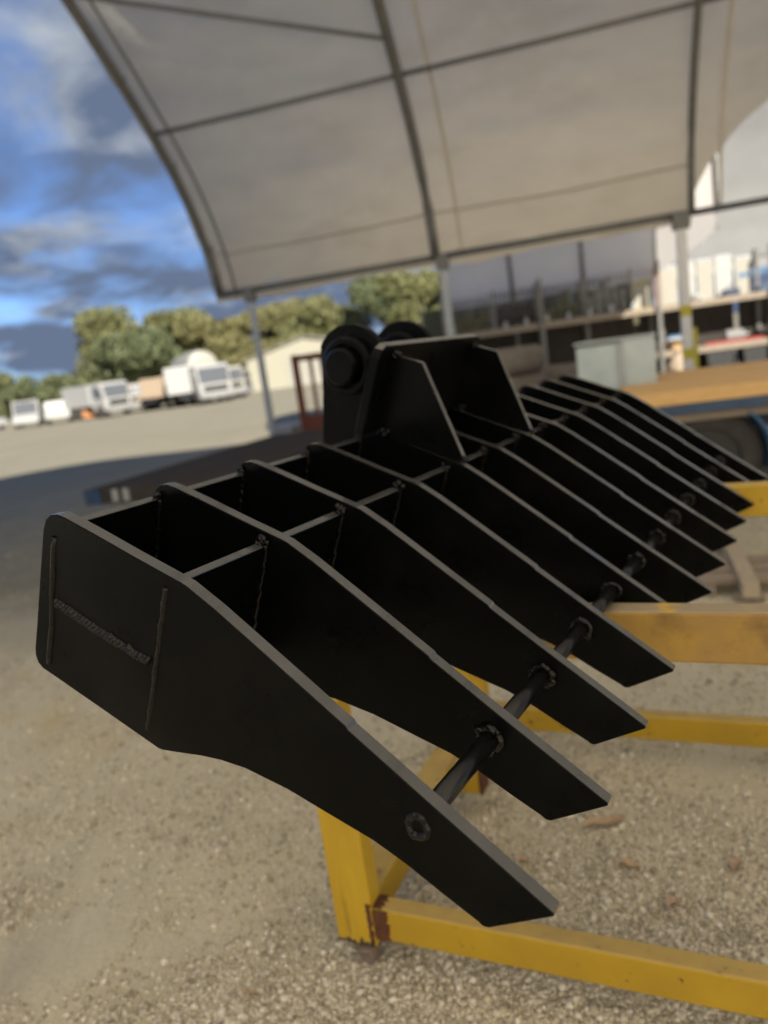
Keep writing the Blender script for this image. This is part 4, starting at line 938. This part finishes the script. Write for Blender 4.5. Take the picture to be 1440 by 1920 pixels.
# ------------------------------------------------------------------ trees
def tree(p, h, cw, trunk_h, mi, bark, label, cat='tree', group='gum trees beyond the yard', n=2600, seed=0, low=.25, ls=.42):
    o = thing('gum_tree' if cat == 'tree' else 'bush', label, cat, (p.x, p.y, 0), 0, group)
    rs = np.random.default_rng(seed + 100); rr = random.Random(seed)
    tk = MB(); lean = Vector((rr.uniform(-.06, .06) * h, rr.uniform(-.05, .05) * h, 0))
    tr_ = .022 * h if cat == 'tree' else .012 * h
    tk.tube([(0, 0, -.1), tuple(lean * .3 + Vector((0, 0, trunk_h * .5))), tuple(lean * .7 + Vector((0, 0, trunk_h))), tuple(lean + Vector((0, 0, h * .8)))], [tr_ * 1.25, tr_, tr_ * .8, tr_ * .25], 8)
    tk.build('trunk', bark, o)
    cents = []
    nl = 15 if cat == 'tree' else 9
    for k in range(nl):
        a = k * 2.4 + rr.uniform(-.4, .4); f = rr.random() ** .7; rad = cw * .5 * (.25 + .75 * rr.random()) * (1 - .55 * f ** 2)
        z_ = h * (low + (1 - low) * (.12 + .80 * f)); c = Vector((math.cos(a) * rad, math.sin(a) * rad, z_)) + lean * (z_ / h); cents.append((c, cw * rr.uniform(.15, .27)))
        if cat == 'tree':
            lb = MB(); b0 = lean * .6 + Vector((0, 0, max(trunk_h * .55, z_ - h * .28))); lb.tube([tuple(b0), tuple(b0.lerp(c, .55) + Vector((0, 0, h * .02))), tuple(c)], [tr_ * .42, tr_ * .26, tr_ * .08], 5); lb.build('limb', bark, o)
    cents.append((lean + Vector((0, 0, h * .86)), cw * .20))
    w_ = np.array([c[1] ** 2 for c in cents]); w_ /= w_.sum(); pick = rs.choice(len(cents), n, p=w_)
    C_ = np.array([cents[i][0][:] for i in pick]); r_ = np.array([cents[i][1] for i in pick])
    dirs = rs.normal(size=(n, 3)); dirs /= np.linalg.norm(dirs, axis=1)[:, None]
    P = C_ + dirs * (r_ * rs.random(n) ** .45)[:, None] * np.array([1, 1, .72])
    a = rs.normal(size=(n, 3)); a /= np.linalg.norm(a, axis=1)[:, None]; b = np.cross(a, rs.normal(size=(n, 3))); b /= np.linalg.norm(b, axis=1)[:, None]
    s_ = (ls * rs.uniform(.55, 1.3, n))[:, None]
    V = np.stack([P - a * s_, P + b * s_ * .55, P + a * s_, P - b * s_ * .55], 1).reshape(-1, 3)
    me = bpy.data.meshes.new('crown'); me.from_pydata(V.tolist(), [], np.arange(4 * n).reshape(n, 4).tolist()); link('crown', me, 'foliage_%d' % mi, o)
def tpx(x, ytop, Y):
    g_ = at_y(x, ytop, Y); return Vector((g_.x, g_.y, 0)), g_.z
TR = [(190, 583, 92, .42, 3.2, 1, 'bark', 'leftmost tall gum tree above the white box truck'), (262, 618, 84, .30, 5.5, 3, 'bark_pale', 'gum tree with tall pale bare trunk behind the tan loaded truck'),
      (318, 588, 98, .42, 3.0, 1, 'bark', 'gum tree behind the tall white truck left of the mixer'), (392, 600, 96, .40, 3.0, 2, 'bark', 'golden green gum tree above the mixer truck'),
      (448, 592, 99, .42, 3.0, 2, 'bark', 'golden gum tree just left of the first tent post'), (520, 575, 102, .42, 2.6, 2, 'bark', 'golden brown gum tree right of the first tent post'),
      (585, 560, 99, .40, 2.6, 1, 'bark', 'olive green gum tree above the cream shed roof'), (640, 572, 104, .40, 3.0, 1, 'bark', 'yellow green gum tree above the rake ear'),
      (715, 528, 96, .36, 3.2, 3, 'bark_pale', 'dark green gum tree rising between rake head and second post'), (768, 512, 94, .36, 3.2, 1, 'bark', 'gum tree directly left of the second tent post'),
      (822, 520, 99, .36, 3.2, 0, 'bark', 'gum tree behind the second tent post')]
for k, (x_, yt, Y_, wf, th_, mi_, bk, lb) in enumerate(TR):
    p, h_ = tpx(x_, yt, Y_); tree(p, h_, max(9, h_ * 1.0), h_ * .5 if bk == 'bark_pale' else h_ * .3, mi_, bk, lb, seed=k, low=.06 if bk == 'bark' else .35, n=9000, ls=.34)
BU = [(-10, 700, 120, 0, 'low green tree at the left edge of the yard'), (40, 716, 118, 3, 'dark low tree behind the far left white pickup'), (88, 712, 122, 0, 'low bushy tree behind the second white vehicle'),
      (135, 706, 116, 3, 'low dark tree left of the tall gum trees'), (175, 700, 112, 0, 'low green tree behind the small loader'), (225, 690, 112, 3, 'low dark tree behind the white box truck'),
      (290, 682, 112, 3, 'low dark tree behind the tan loaded truck'), (350, 670, 115, 1, 'low olive tree behind the tall white truck'), (470, 655, 118, 2, 'low golden tree left of the cream shed')]
for k, (x_, yt, Y_, mi_, lb) in enumerate(BU):
    p, h_ = tpx(x_, yt, Y_); tree(p, h_ , 8.5, h_ * .2, mi_, 'bark', lb, 'tree', 'low trees beyond the yard', n=2600, seed=60 + k, low=.02)
# far wooded rise behind everything at the left
rs_ = np.random.default_rng(5); n_ = 16000
xx = rs_.uniform(-150, 40, n_); yy = rs_.uniform(180, 215, n_); hh = 5.5 + 2.0 * np.array([noise.noise((x * .05, 0, 0)) for x in xx]); zz_ = hh * rs_.random(n_) ** .6
P = np.stack([xx, yy, zz_], 1); a = rs_.normal(size=(n_, 3)); a /= np.linalg.norm(a, axis=1)[:, None]; b = np.cross(a, rs_.normal(size=(n_, 3))); b /= np.linalg.norm(b, axis=1)[:, None]
V = np.stack([P - a * 1.1, P + b * .8, P + a * 1.1, P - b * .8], 1).reshape(-1, 3)
me = bpy.data.meshes.new('far_wood'); me.from_pydata(V.tolist(), [], np.arange(4 * n_).reshape(n_, 4).tolist()); tag(link('far_wood', me, 'foliage_3'), 'distant band of green woodland on the horizon', 'woodland', None, 'stuff')
